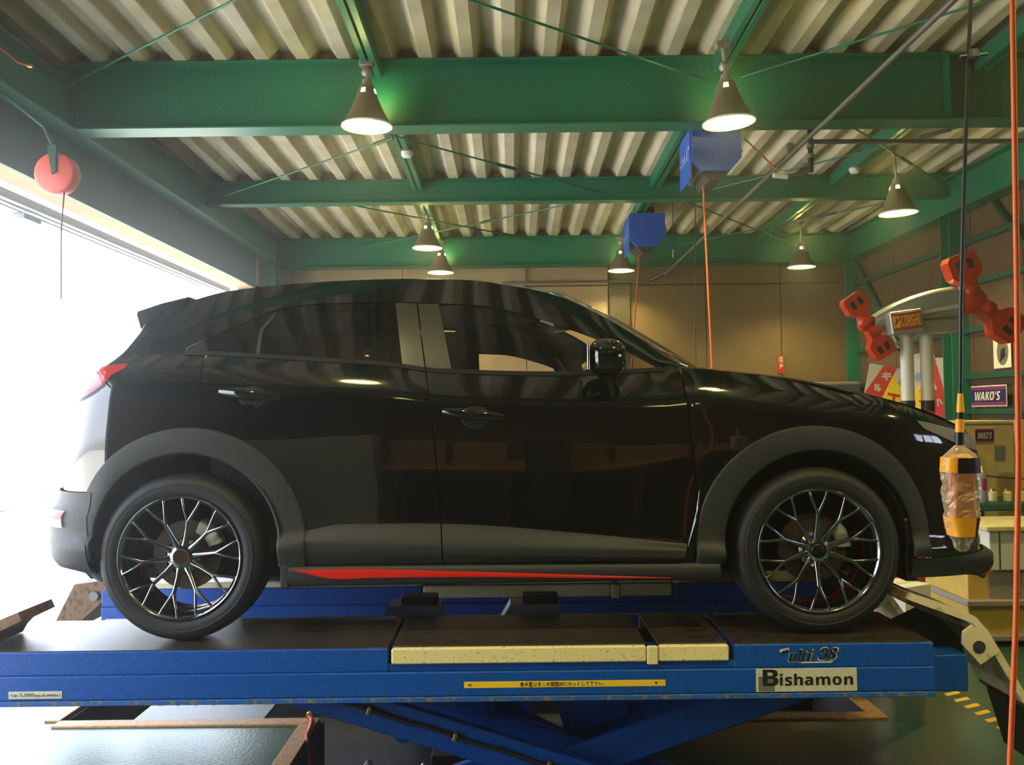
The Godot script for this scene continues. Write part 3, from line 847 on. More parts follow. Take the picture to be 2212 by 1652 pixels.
const FRONTC := [[0.13, 2.12], [0.15, 2.161], [0.17, 2.185], [0.25, 2.215], [0.27, 2.211], [0.31, 2.147], [0.5, 2.15], [0.66, 2.15], [0.75, 2.132], [0.80, 2.09], [0.83, 2.04], [0.9, 1.9], [0.97, 1.7], [1.05, 1.35]]
const XRS := -1.52
const XFS := 1.45
const RA := Vector2(-1.25, 0.385)
const FA := Vector2(1.265, 0.365)
const WR := Vector2(-1.285, 0.336)
const WF := Vector2(1.285, 0.336)

func car_w(x: float, y: float) -> float:
	var yb := pl(BELT, x)
	var wb := pl(BELTW, x)
	var w: float
	if y <= yb:
		var b := pl(SHELFB, x)
		var s := pl(SHELFT, x)
		s = maxf(s, b + 0.012)
		var z := s + 0.10
		var k := [[0.15, 0.78], [0.30, 0.845], [b - 0.03, 0.873], [b - 0.004, 0.875], [b + 0.003, 0.8735], [s - 0.003, 0.848], [s + 0.004, 0.8465], [z, 0.848], [lerpf(z, yb, 0.25), 0.852], [lerpf(z, yb, 0.55), 0.855], [lerpf(z, yb, 0.74), 0.850], [lerpf(z, yb, 0.87), 0.828], [yb, wb]]
		w = pl(k, y)
		w += 0.016 * exp(-pow((x + 1.25) / 0.40, 2)) * exp(-pow((y - 0.80) / 0.17, 2))
		w += 0.02 * exp(-pow((x - 1.26) / 0.42, 2)) * exp(-pow((y - 0.79) / 0.17, 2))
	else:
		var yr := pl(ROOFL, x)
		var t := clampf((y - yb) / maxf(yr - yb, 0.01), 0.0, 1.0)
		w = lerpf(wb, pl(RAILW, x), t) + 0.014 * sin(PI * t)
	return w

func shell(front: bool, th: float, y: float, off := 0.0) -> Vector3:
	var xs := XFS if front else XRS
	var xe := pl(FRONTC, y) if front else pl(REARC, y)
	var w := car_w(xs, y)
	var n := 3.0 if front else 2.6
	var c := cos(th)
	return Vector3(xs + (xe - xs + (off if front else -off)) * pow(sin(th), 2.0 / n), y, (w + off) * signf(c) * pow(absf(c), 2.0 / n))

func shell_th(front: bool, x: float, y: float) -> float:
	var xs := XFS if front else XRS
	var xe := pl(FRONTC, y) if front else pl(REARC, y)
	return asin(pow(clampf((x - xs) / (xe - xs), 0.0, 1.0), (3.0 if front else 2.6) / 2.0))

func hood_y(x: float, z: float) -> float:
	return pl(HOODL, x) - 0.012 + 0.035 * (1.0 - pow(z / 0.74, 2))

func arch(c: Vector2, r: float, x: float, least: float) -> float:
	var d := r * r - (x - c.x) * (x - c.x)
	return maxf(least, c.y + sqrt(d)) if d > 0.0 else least

# sheet on the side between curves; curves are Callables
func side_patch(g: G, xl: Callable, xr: Callable, ylo: Callable, yhi: Callable, nx: int, ny: int, off: float, side: float) -> void:
	var rows := []
	var xa: float = xl.call(0.7)
	var xb: float = xr.call(0.7)
	for j in ny + 1:
		var row := []
		for i in nx + 1:
			var s := float(i) / nx
			var x0 := lerpf(xa, xb, s)
			var y := lerpf(ylo.call(x0), yhi.call(x0), float(j) / ny)
			var x := lerpf(xl.call(y), xr.call(y), s)
			row.append(Vector3(x, y, side * (car_w(x, y) + off)))
		rows.append(row)
	g.sheet(rows, side)

func shell_patch(g: G, front: bool, t0: float, t1: float, ylo: Callable, yhi: Callable, nt: int, ny: int, off: float) -> void:
	# ylo, yhi take the angle
	var rows := []
	for j in ny + 1:
		var row := []
		for i in nt + 1:
			var th := lerpf(t0, t1, float(i) / nt)
			row.append(shell(front, th, lerpf(ylo.call(th), yhi.call(th), float(j) / ny), off))
		rows.append(row)
	g.sheet(rows, 1.0 if front else -1.0)

func const_c(v: float) -> Callable:
	return func(_x): return v

func ring_moulding(c: Vector2, r0: float, c1: Vector2, r1: float, a0: float, a1: float, side: float, x_limit := 0.0) -> G:
	var g := G.new()
	var rows := []
	var prof := [[0.0, -0.014], [0.03, 0.002], [0.1, 0.007], [0.5, 0.008], [0.93, 0.006], [0.97, 0.003], [1.0, -0.01]]
	for q in prof:
		var row := []
		for i in 57:
			var a := lerpf(a0, a1, i / 56.0)
			var ci := c1.lerp(c, q[0])
			var r := lerpf(r1, r0, q[0])
			var p := ci + Vector2(cos(a) if a >= 0.0 and a <= PI else signf(cos(a)), sin(a)) * r
			var w := car_w(clampf(p.x, XRS, XFS), maxf(p.y, 0.3))
			# follow the plan curve past the ends
			if p.x < XRS:
				w = shell(false, shell_th(false, p.x, maxf(p.y, 0.3)), maxf(p.y, 0.3)).z
			if p.x > XFS:
				w = shell(true, shell_th(true, p.x, maxf(p.y, 0.3)), maxf(p.y, 0.3)).z
			row.append(Vector3(p.x, p.y, side * (maxf(w, 0.80) + 0.004 + q[1])))
		rows.append(row)
	g.sheet(rows, side)
	return g

func make_wheel(name_: String, t: Node3D, at: Vector3, yaw: float, spin: float, hub: bool) -> void:
	var w := Node3D.new()
	w.name = name_
	t.add_child(w, true)
	w.transform = Transform3D(Basis(Vector3.UP, yaw) * Basis(Vector3.BACK, spin), at)
	# local z points out of the wheel; lathe axis y -> z
	var ax := Transform3D(Basis(Vector3.RIGHT, PI / 2.0), Vector3.ZERO)
	put(G.new().lathe([Vector2(0.243, -0.19), Vector2(0.25, -0.205), Vector2(0.285, -0.212), Vector2(0.322, -0.2), Vector2(0.333, -0.175), Vector2(0.336, -0.1), Vector2(0.333, -0.025), Vector2(0.322, -0.002), Vector2(0.308, 0.008), Vector2(0.285, 0.013), Vector2(0.262, 0.009), Vector2(0.25, 0.0), Vector2(0.244, -0.008)], ax, 72, true), "tyre", M.tyre, w, "black low profile tyre")
	put(G.new().lathe([Vector2(0.30, 0.0105), Vector2(0.298, 0.0135), Vector2(0.292, 0.0142), Vector2(0.29, 0.0125)], ax, 64), "sidewall_ring", M.tyre, w)
	put(G.new().lathe([Vector2(0.228, -0.19), Vector2(0.246, -0.19), Vector2(0.248, 0.0), Vector2(0.2495, 0.009), Vector2(0.247, 0.012), Vector2(0.243, 0.009), Vector2(0.236, 0.003), Vector2(0.231, -0.008), Vector2(0.229, -0.03)], ax, 64, true), "rim_lip", M.black_chrome, w, "polished dark rim lip")
	put(G.new().lathe([Vector2(0.229, -0.03), Vector2(0.226, -0.05), Vector2(0.226, -0.19)], ax, 64), "rim_barrel", M.rim_black, w)
	put(G.new().lathe([Vector2(0.2255, -0.115), Vector2(0.223, -0.12), Vector2(0.223, -0.145), Vector2(0.2255, -0.15)], ax, 64), "red_rim_line", M.rim_red, w, "red line round the inner rim")
	var sg := G.new()
	sg.tube([Vector3(0.045, 0, -0.032), Vector3(0.085, 0, -0.026), Vector3(0.125, 0, -0.016), Vector3(0.15, 0, -0.01)], [0.018, 0.0115, 0.0092, 0.0095], 8)
	for s in [-1, 1]:
		var pts := []
		for q in [[0.143, 0.0, -0.011], [0.165, 0.05, -0.006], [0.19, 0.1, -0.001], [0.215, 0.135, 0.001], [0.24, 0.155, 0.0]]:
			pts.append(Vector3(q[0] * cos(s * q[1]), q[0] * sin(s * q[1]), q[2]))
		sg.tube(pts, [0.0085, 0.007, 0.0058, 0.0055, 0.0065], 8)
	var sm := sg.mesh()
	for i in 10:
		var o := put(sm, "spoke", M.black_chrome, w)
		o.rotation.z = TAU * i / 10.0
	put(G.new().lathe([Vector2(0, -0.018), Vector2(0.034, -0.018), Vector2(0.04, -0.022), Vector2(0.06, -0.026), Vector2(0.072, -0.036), Vector2(0.075, -0.06)], ax, 32), "hub", M.black_chrome, w)
	put(G.new().lathe([Vector2(0.033, -0.012), Vector2(0.046, -0.016), Vector2(0.05, -0.026)], ax, 32), "hub_ring", M.chrome if hub else M.black_chrome, w)
	if hub:
		put(G.new().lathe([Vector2(0, -0.004), Vector2(0.02, -0.006), Vector2(0.029, -0.012), Vector2(0.031, -0.024)], ax, 32, true), "centre_cap", M.rim_black, w)
	else:
		put(G.new().lathe([Vector2(0, -0.03), Vector2(0.026, -0.03), Vector2(0.03, -0.012), Vector2(0.034, -0.012), Vector2(0.036, -0.03)], ax, 32), "hub_socket", M.disc_steel, w, "open hub bore without a cap")
	for i in 5:
		var a := TAU * (i + 0.5) / 5.0
		put(G.new().lathe([Vector2(0, 0.012), Vector2(0.008, 0.01), Vector2(0.0105, 0), Vector2(0.0105, -0.02)], Transform3D(Basis(Vector3.RIGHT, PI / 2.0), Vector3(cos(a) * 0.052, sin(a) * 0.052, -0.028)), 6), "lug_nut", M.black_chrome, w)
	put(G.new().lathe([Vector2(0.075, -0.085), Vector2(0.14, -0.085), Vector2(0.14, -0.107), Vector2(0.07, -0.107)], ax, 48), "brake_disc", M.disc_steel, w)
	put(G.new().lathe([Vector2(0, -0.07), Vector2(0.072, -0.07), Vector2(0.078, -0.088)], ax, 32), "disc_bell", M.disc_steel, w)

func caliper(t: Node3D, at: Vector3, a: float) -> void:
	var g := G.new()
	var rows := []
	for q in [[0.095, 0.0], [0.1, 0.022], [0.14, 0.026], [0.158, 0.012], [0.158, -0.05]]:
		var row := []
		for i in 9:
			var b := a - 0.42 + i * 0.105
			row.append(at + Vector3(cos(b) * q[0], sin(b) * q[0], q[1]))
		rows.append(row)
	g.sheet(rows, 1.0)
	put(g, "brake_caliper", M.caliper, t, "pale metal brake caliper behind the spokes")

func seat(t: Node3D, x: float, z: float, wd: float) -> void:
	var s := put(G.new().cbox(Vector3(x, 0.56, z), Vector3(0.5, 0.16, wd), 0.06), "seat", M.car_inside, t)
	put(G.new().cbox(Vector3(x - 0.3, 0.86, z), Vector3(0.15, 0.58, wd), 0.06, Basis(Vector3.BACK, 0.28)), "backrest", M.car_inside, s)
	for k in ([0] if wd < 0.7 else [-1, 1]):
		put(G.new().cbox(Vector3(x - 0.41, 1.2, z + k * 0.34), Vector3(0.1, 0.17, 0.26), 0.04, Basis(Vector3.BACK, 0.2)), "headrest", M.car_inside, s)

func build_car() -> void:
	var t := thing("car", "glossy black five-door hatchback with grey arch cladding standing on the blue lift", "car", Vector3(-0.058, 0.65, -4.52))
	var rarch := func(x): return arch(RA, 0.468, x, 0.30)
	var farch := func(x): return arch(FA, 0.468, x, 0.30)
	var belt := func(x): return pl(BELT, x)
	var wint := func(x): return pl(WINTOP, x)
	var roofl := func(x): return pl(ROOFL, x)
	var bseam := func(y): return pl([[0.3, -0.228], [0.44, -0.232], [0.683, -0.249], [0.928, -0.271], [1.085, -0.297], [1.38, -0.343]], y)
	var fseam := func(y): return pl([[0.3, 0.742], [0.335, 0.748], [0.521, 0.793], [0.69, 0.787], [0.983, 0.76], [1.09, 0.75]], y)
	var gap := 0.0028
	for side in [1.0, -1.0]:
		var s: float = side
		# doors
		var g := G.new()
		side_patch(g, func(y): return bseam.call(y) + gap, func(y): return fseam.call(y) - gap, func(x): return pl(SHELFT, x), belt, 28, 26, 0.0, s)
		var fd := put(g, "door_panel", M.car_paint, t, "black front door")
		g = G.new()
		side_patch(g, const_c(-1.205), func(y): return bseam.call(y) - gap, func(x): return maxf(pl(SHELFT, x), rarch.call(x)), belt, 40, 26, 0.0, s)
		var rd := put(g, "door_panel", M.car_paint, t, "black rear door")
		# rear quarter with the wrap to the tail
		g = G.new()
		side_patch(g, const_c(XRS), const_c(-1.211), rarch, belt, 10, 22, 0.0, s)
		put(g, "quarter_panel", M.car_paint, t)
		# front wing
		g = G.new()
		side_patch(g, func(y): return fseam.call(y) + gap, const_c(XFS), farch, func(x): return pl(HOODL, x) - 0.016, 26, 22, 0.0, s)
		put(g, "front_wing", M.car_paint, t)
		# dark inner skin behind the shut lines
		g = G.new()
		side_patch(g, const_c(-1.45), const_c(1.4), func(x): return maxf(0.3, maxf(arch(RA, 0.43, x, 0.3), arch(FA, 0.43, x, 0.3))), func(x): return minf(pl(BELT, x), pl(HOODL, x) - 0.05) - 0.012, 90, 12, -0.014, s)
		put(g, "inner_skin", M.car_dark, t)
		# upper frame: roof side rail and pillars
		g = G.new()
		side_patch(g, const_c(-1.30), const_c(0.664), wint, roofl, 48, 8, 0.0, s)
		side_patch(g, const_c(0.664), const_c(0.786), belt, roofl, 8, 6, 0.0, s)
		side_patch(g, const_c(XRS), const_c(-1.30), belt, roofl, 8, 14, 0.0, s)
		put(g, "side_frame", M.car_paint, t, "black roof rail and pillars")
		# glass
		g = G.new()
		side_patch(g, const_c(-1.30), const_c(-1.0), func(x): return pl(BELT, x) + 0.01, wint, 10, 8, -0.006, s)
		put(g, "quarter_window", M.glass_tint, t, "dark tinted quarter window")
		g = G.new()
		side_patch(g, const_c(-1.0), func(y): return bseam.call(y) - 0.088, func(x): return pl(BELT, x) + 0.01, wint, 14, 10, -0.006, s)
		put(g, "rear_door_window", M.glass_tint, rd, "dark tinted rear door window")
		g = G.new()
		side_patch(g, func(y): return pl([[1.07, -0.19], [1.38, -0.255]], y), const_c(0.50), func(x): return pl(BELT, x) + 0.01, wint, 18, 10, -0.006, s)
		put(g, "front_door_window", M.glass_clear, fd, "clear front door window")
		g = G.new()
		side_patch(g, const_c(0.525), const_c(0.66), func(x): return pl(BELT, x) + 0.006, wint, 6, 5, -0.006, s)
		put(g, "sail_window", M.glass_clear, fd)
		g = G.new()
		side_patch(g, const_c(0.498), const_c(0.527), func(x): return pl(BELT, x) - 0.002, wint, 3, 6, 0.001, s)
		put(g, "window_divider", M.car_dark, fd)
		# door frame of the quarter light
		g = G.new()
		side_patch(g, func(y): return pl([[1.15, -1.0], [1.25, -1.0], [1.33, -0.95]], y), func(y): return pl([[1.15, -0.985], [1.25, -0.985], [1.33, -0.935]], y), func(x): return pl(BELT, x) + 0.004, wint, 2, 8, 0.001, s)
		put(g, "window_divider", M.pillar_film, rd)
		# pillar films
		g = G.new()
		side_patch(g, func(y): return bseam.call(y) - 0.092, func(y): return bseam.call(y) - gap, func(x): return pl(BELT, x) + 0.004, wint, 4, 10, 0.0, s)
		put(g, "pillar_trim", M.pillar_film, rd, "satin grey pillar trim")
		g = G.new()
		side_patch(g, func(y): return bseam.call(y) + gap, func(y): return pl([[1.07, -0.188], [1.38, -0.253]], y), func(x): return pl(BELT, x) + 0.004, wint, 4, 10, 0.0, s)
		put(g, "pillar_trim", M.pillar_film, fd, "satin grey pillar trim")
		# belt moulding
		g = G.new()
		side_patch(g, const_c(-1.30), func(y): return bseam.call(y) - gap, func(x): return pl(BELT, x) - 0.004, func(x): return pl(BELT, x) + 0.014, 24, 2, 0.004, s)
		put(g, "belt_moulding", M.car_dark, rd)
		g = G.new()
		side_patch(g, func(y): return bseam.call(y) + gap, const_c(0.68), func(x): return pl(BELT, x) - 0.004, func(x): return pl(BELT, x) + 0.014, 24, 2, 0.004, s)
		put(g, "belt_moulding", M.car_dark, fd)
		# lower door cladding
		g = G.new()
		side_patch(g, func(y): return bseam.call(y) + gap, func(y): return fseam.call(y) - gap, const_c(0.302), func(x): return pl(SHELFT, x) + 0.001, 24, 26, 0.003, s)
		put(g, "door_cladding", M.car_plastic, fd, "dark grey plastic door cladding")
		g = G.new()
		side_patch(g, const_c(-0.86), func(y): return bseam.call(y) - gap, const_c(0.302), func(x): return pl(SHELFT, x) + 0.001, 18, 26, 0.003, s)
		put(g, "door_cladding", M.car_plastic, rd, "dark grey plastic door cladding")
		# sill skirt with red accent
		g = G.new()
		var rows := []
		for q in [[0.215, 0.80], [0.213, 0.842], [0.222, 0.858], [0.262, 0.866], [0.292, 0.862], [0.297, 0.845], [0.297, 0.80]]:
			var row := []
			for i in 25:
				var x := lerpf(-0.85, 0.885, i / 24.0)
				row.append(Vector3(x, q[0] + (0.010 * (x + 0.85) / 1.7 if q[0] < 0.25 else -0.004 * (x + 0.85) / 1.7), s * q[1]))
			rows.append(row)
		g.sheet(rows, s)
		var sk := put(g, "side_skirt", M.car_plastic, t, "grey plastic side skirt")
		put(G.new().cbox(Vector3(-0.862, 0.255, s * 0.835), Vector3(0.034, 0.092, 0.06), 0.006), "skirt_end", M.car_plastic, sk)
		g = G.new()
		rows = []
		for j in 3:
			var row := []
			for i in 31:
				var x := lerpf(-0.83, 0.685, i / 30.0)
				var hi := pl([[-0.83, 0.283], [-0.64, 0.286], [-0.147, 0.271], [0.683, 0.237]], x)
				var lo := pl([[-0.83, 0.281], [-0.64, 0.246], [-0.5, 0.25], [-0.147, 0.249], [0.41, 0.238], [0.683, 0.235]], x)
				row.append(Vector3(x, lerpf(lo, hi, j / 2.0), s * (0.8675 + (0.004 if j == 1 else 0.0))))
			rows.append(row)
		g.sheet(rows, s)
		put(g, "red_stripe", M.red_accent, sk, "tapering bright red stripe")
		# arch mouldings
		put(ring_moulding(RA, 0.475, Vector2(-1.265, 0.38), 0.372, deg_to_rad(-13), deg_to_rad(188), s), "arch_moulding", M.car_plastic, t, "grey plastic rear wheel arch moulding")
		put(ring_moulding(FA, 0.475, Vector2(1.285, 0.362), 0.375, deg_to_rad(-8), deg_to_rad(191), s), "arch_moulding", M.car_plastic, t, "grey plastic front wheel arch moulding")
		# wheel wells
		for c in [RA, FA]:
			g = G.new()
			g.lathe([Vector2(0.372, s * 0.868), Vector2(0.385, s * 0.80), Vector2(0.385, s * 0.5)], Transform3D(Basis(Vector3.RIGHT, PI / 2.0), Vector3(c.x, c.y, 0)), 32, false, PI - 0.15, TAU + 0.15)
			var pl2 := []
			for i in 25:
				pl2.append(c + Vector2(cos(PI * i / 24.0), sin(PI * i / 24.0)) * 0.384)
			put(g.prism(pl2, s * 0.5 - 0.005, s * 0.5 + 0.005), "wheel_well", M.car_dark, t)
		# handles
		for q in [[-0.10, 0.894, "front"], [-1.0, 0.985, "rear"]]:
			var hd: Node3D = fd if q[2] == "front" else rd
			var hw := car_w(q[0], q[1])
			var pts := []
			var rr := []
			for i in 9:
				var u := i / 8.0
				pts.append(Vector3(q[0] - 0.12 + 0.24 * u, q[1] + 0.018 - 0.026 * u, s * (hw + 0.004 + 0.036 * sin(PI * clampf(u * 1.05, 0, 1)))))
				rr.append(0.011 + 0.009 * sin(PI * u))
			put(G.new().tube(pts, rr, 10, true, 1.2), "door_handle", M.car_paint, hd, "black pull handle")
			g = G.new()
			g.lathe([Vector2(0.0, 0.002), Vector2(0.04, 0.002), Vector2(0.056, 0.003), Vector2(0.062, 0.0)], Transform3D(Basis(Vector3(1.0, 0, 0), Vector3(0, 0.0, s), Vector3(0, -s * 0.75, 0)), Vector3(q[0] + 0.01, q[1] - 0.008, s * (hw + 0.002))), 20, true)
			put(g, "handle_cup", M.car_dark, hd)
		# thick inner frame of the front window opening
		if s < 0:
			g = G.new()
			side_patch(g, const_c(-0.26), const_c(0.46), func(x): return pl([[-0.25, 1.245], [0.0, 1.235], [0.2, 1.19], [0.35, 1.13], [0.46, 1.06]], x), func(x): return pl(WINTOP, x) + 0.03, 16, 6, -0.06, s)
			side_patch(g, const_c(-0.30), const_c(-0.13), func(x): return 1.0, func(x): return 1.3, 4, 6, -0.05, s)
			put(g, "inner_frame", M.car_inside, fd)
		# mirrors
		g = G.new()
		rows = []
		for j in 13:
			var ph := -PI / 2.0 + PI * j / 12.0
			var row := []
			for i in 25:
				var a := TAU * i / 24.0
				var cx := signf(cos(a)) * pow(absf(cos(a)), 0.75) * pow(cos(ph), 0.7)
				var cy := signf(sin(ph)) * pow(absf(sin(ph)), 0.8)
				var cz := signf(sin(a)) * pow(absf(sin(a)), 0.75) * pow(cos(ph), 0.7)
				row.append(Vector3(0.425 + cx * (0.068 if cx < 0 else 0.082), 1.117 + cy * 0.072, s * (0.965 + cz * 0.105)))
			rows.append(row)
		g.sheet(rows, 1.0)
		var mi := put(g, "door_mirror", M.car_paint, fd, "black door mirror housing")
		put(G.new().cbox(Vector3(0.352, 1.115, s * 0.965), Vector3(0.012, 0.105, 0.17), 0.004), "mirror_glass", M.chrome, mi)
		put(G.new().tube([Vector3(0.43, 1.06, s * 0.93), Vector3(0.45, 1.02, s * 0.87), Vector3(0.46, 0.985, s * 0.83)], [0.035, 0.032, 0.04], 10), "mirror_stalk", M.car_paint, mi)
		# quarter shell round the tail
		var te := deg_to_rad(58)
		g = G.new()
		shell_patch(g, false, 0.0, te, func(th): return maxf(arch(RA, 0.468, shell(false, th, 0.75).x, 0.56), 0.56), const_c(1.15), 18, 22, 0.0)
		shell_patch(g, false, 0.0, te, const_c(1.15), const_c(1.335), 14, 8, 0.0)
		if s < 0:
			mirror_z(g)
		put(g, "tail_corner", M.car_paint, t, "black rear corner panel")
		# tail lamp
		g = G.new()
		var tl_hi := func(th): return pl([[-1.76, 1.075], [-1.70, 1.098], [-1.60, 1.118], [-1.49, 1.128]], shell(false, th, 1.08).x)
		var tl_lo := func(th): return pl([[-1.80, 0.965], [-1.72, 0.975], [-1.65, 1.0], [-1.60, 1.035], [-1.575, 1.07], [-1.49, 1.122]], shell(false, th, 1.03).x)
		shell_patch(g, false, shell_th(false, -1.495, 1.12), deg_to_rad(72), tl_lo, tl_hi, 16, 8, 0.012)
		if s < 0:
			mirror_z(g)
		var tl := put(g, "tail_lamp", M.lamp_red, t, "red tail lamp lens")
		g = G.new()
		shell_patch(g, false, shell_th(false, -1.6, 1.06), deg_to_rad(70), func(th): return lerpf(tl_lo.call(th), tl_hi.call(th), 0.2), func(th): return lerpf(tl_lo.call(th), tl_hi.call(th), 0.8), 10, 4, 0.006)
		if s < 0:
			mirror_z(g)
		put(g, "reflector", M.chrome, tl)
		# headlamp
		g = G.new()
		var hl_hi := func(th): return pl([[1.70, 0.862], [1.80, 0.842], [1.95, 0.80], [2.05, 0.775]], shell(true, th, 0.79).x)
		var hl_lo := func(th): return pl([[1.70, 0.85], [1.80, 0.79], [1.90, 0.745], [2.05, 0.71]], shell(true, th, 0.76).x)
		shell_patch(g, true, shell_th(true, 1.71, 0.83), deg_to_rad(62), hl_lo, hl_hi, 14, 6, 0.007)
		if s < 0:
			mirror_z(g)
		var hl := put(g, "headlamp", M.lamp_clear, t, "clear headlamp lens")
		g = G.new()
		shell_patch(g, true, shell_th(true, 1.72, 0.83), deg_to_rad(61), hl_lo, hl_hi, 14, 4, 0.003)
		if s < 0:
			mirror_z(g)
		put(g, "lamp_bowl", M.rim_black, hl)
		put(G.new().tube([Vector3(1.93, 0.775, s * 0.50), Vector3(1.965, 0.768, s * 0.49)], 0.026, 14), "projector", M.chrome, hl)
		# front wing shell
		g = G.new()
		var ytop := func(th): return front_top(th)
		var f0 := shell_th(true, 1.735, 0.6)
		shell_patch(g, true, 0.0, f0, func(th): return arch(FA, 0.468, shell(true, th, 0.7).x, 0.36), ytop, 12, 16, 0.0)
		if s < 0:
			mirror_z(g)
		put(g, "wing_corner", M.car_paint, t)

	# full width pieces
	var f1 := shell_th(true, 1.735, 0.6)
	var g := G.new()
	shell_patch(g, true, f1, PI - f1, const_c(0.285), func(th): return front_top(th), 60, 22, 0.0)
	var fb := put(g, "front_bumper", M.car_paint, t, "black front bumper and nose")
	g = G.new()
	shell_patch(g, true, deg_to_rad(62), deg_to_rad(118), const_c(0.44), const_c(0.74), 16, 8, 0.008)
	var gr := put(g, "grille", M.car_dark, fb)
	for k in 4:
		g = G.new()
		shell_patch(g, true, deg_to_rad(64), deg_to_rad(116), const_c(0.49 + k * 0.06), const_c(0.50 + k * 0.06), 14, 1, 0.016)
		put(g, "grille_bar", M.rim_black, gr)
	g = G.new()
	var l0 := shell_th(true, 1.665, 0.22)
	shell_patch(g, true, l0, PI - l0, func(th): return lerpf(0.215, 0.15, smoothstep(0.45, 0.95, sin(th))), const_c(0.30), 48, 10, 0.012)
	var lip := put(g, "front_lip", M.car_plastic, t, "dark front lip spoiler")
	g = G.new()
	shell_patch(g, true, deg_to_rad(40), deg_to_rad(140), func(th): return 0.196, func(th): return 0.202 + 0.03 * clampf((sin(th) - 0.64) * 5.0, 0, 1), 30, 2, 0.017)
	put(g, "lip_accent", M.red_accent, lip, "thin red accent on the lip")
	for s in [1.0, -1.0]:
		put(G.new().prism([Vector2(1.655, 0.2), Vector2(1.70, 0.2), Vector2(1.70, 0.32), Vector2(1.655, 0.32)], s * 0.55, s * 0.80), "lip_end", M.car_dark, lip)
	# rear bumper
	g = G.new()
	var r0 := shell_th(false, -1.66, 0.5)
	shell_patch(g, false, r0, PI - r0, func(th): return 0.235, func(th): return 0.60, 44, 14, 0.014)
	var rb := put(g, "rear_bumper", M.car_plastic, t, "grey lower rear bumper")
	for s in [1.0, -1.0]:
		g = G.new()
		shell_patch(g, false, deg_to_rad(24), deg_to_rad(44), const_c(0.455), const_c(0.525), 5, 3, 0.022)
		if s < 0:
			mirror_z(g)
		put(g, "reflector", M.lamp_red, rb, "red bumper reflector")
	# tailgate and rear window
	g = G.new()
	shell_patch(g, false, deg_to_rad(58.5), deg_to_rad(121.5), const_c(0.575), const_c(1.10), 20, 18, 0.0)
	var tg := put(g, "tailgate", M.car_paint, t, "black tailgate")
	g = G.new()
	shell_patch(g, false, deg_to_rad(58), deg_to_rad(122), const_c(1.10), const_c(1.335), 20, 8, -0.004)
	put(g, "rear_window", M.glass_tint, tg)
	# roof, spoiler
	g = G.new()
	var rows := []
	for i in 41:
		var x := lerpf(-1.545, 0.215, i / 40.0)
		var e := Vector3(x, pl(ROOFL, x) - 0.001, pl(RAILW, x))
		var row := []
		for j in 33:
			var u := -1.0 + j / 16.0
			var k := 1.0 - u * u
			row.append(Vector3(x + k * (0.08 * smoothstep(-0.4, 0.2, x) - 0.05 * smoothstep(-1.1, -1.5, x)), e.y + 0.047 * (1.0 - pow(absf(u), 2.4)), -u * e.z))
		rows.append(row)
	g.sheet(rows, -1.0)
	var rf := put(g, "roof", M.car_paint, t, "black roof")
	put(G.new().prism([Vector2(-1.36, 1.43), Vector2(-1.48, 1.402), Vector2(-1.585, 1.368), Vector2(-1.59, 1.355), Vector2(-1.572, 1.29), Vector2(-1.5, 1.29), Vector2(-1.4, 1.36)], -0.54, 0.54), "roof_spoiler", M.car_paint, rf, "black roof spoiler")
	put(G.new().prism([Vector2(-1.16, 1.5), Vector2(-1.19, 1.5), Vector2(-1.215, 1.55), Vector2(-1.2, 1.55)], -0.02, 0.02), "antenna_fin", M.car_paint, rf)
	put(G.new().sheet([[Vector3(-1.45, 1.33, -0.5), Vector3(0.2, 1.40, -0.5)], [Vector3(-1.45, 1.40, 0.0), Vector3(0.2, 1.46, 0.0)], [Vector3(-1.45, 1.33, 0.5), Vector3(0.2, 1.40, 0.5)]], 1.0), "headliner", M.headliner, rf)
	# windscreen
	g = G.new()
	rows = []
	for i in 17:
		var v := i / 16.0
		var x := lerpf(0.205, 0.785, v)
		var e := Vector3(x, pl(ROOFL, x) - 0.004, pl(RAILW, x))
		var c := Vector3(lerpf(0.29, 0.98, v), lerpf(1.49, 1.09, v) + 0.02 * sin(PI * v), 0)
		var row := []
		for j in 25:
			var u := -1.0 + j / 12.0
			var k := 1.0 - u * u
			row.append(Vector3(lerpf(e.x, c.x, k), lerpf(e.y, c.y, k), -u * e.z))
		rows.append(row)
	g.sheet(rows, -1.0)
	put(g, "windscreen", M.glass_clear, t, "clear windscreen")
	# bonnet
	g = G.new()
	rows = []
	var th0 := shell_th(true, 1.70, 0.85)
	for i in 25:
		var sv := i / 24.0
		var row := []
		for j in 41:
			var th := lerpf(th0, PI - th0, j / 40.0)
			var e := shell(true, th, front_top(th))
			var zs := clampf(e.z / 0.66, -1.0, 1.0) * 0.742
			var c := Vector3(0.795 + 0.17 * (1.0 - pow(zs / 0.742, 2)), 0, zs)
			var p := c.lerp(e, sv)
			if absf(zs) > 0.7 and sv < 1.0:
				p.z = signf(zs) * minf(absf(p.z) + 0.03 * sin(PI * sv), 0.765)
			row.append(Vector3(p.x, hood_y(p.x, p.z) + 0.002, p.z))
		rows.append(row)
	g.sheet(rows, 1.0)
	put(g, "bonnet", M.car_paint, t, "black bonnet")
	# underbody
	put(G.new().cbox(Vector3(0.0, 0.25, 0), Vector3(3.7, 0.12, 1.0), 0.03).cbox(Vector3(0, 0.26, 0), Vector3(1.6, 0.1, 1.6), 0.02), "underbody", M.car_dark, t)
	for x in [-1.285, 1.285]:
		put(G.new().tube([Vector3(x, 0.336, -0.7), Vector3(x, 0.336, 0.7)], 0.035, 10), "axle", M.car_dark, t)
	# cabin
	put(G.new().cbox(Vector3(-0.3, 0.36, 0), Vector3(2.2, 0.08, 1.5), 0.02), "cabin_floor", M.car_dark, t)
	for z in [0.36, -0.36]:
		seat(t, 0.02, z, 0.5)
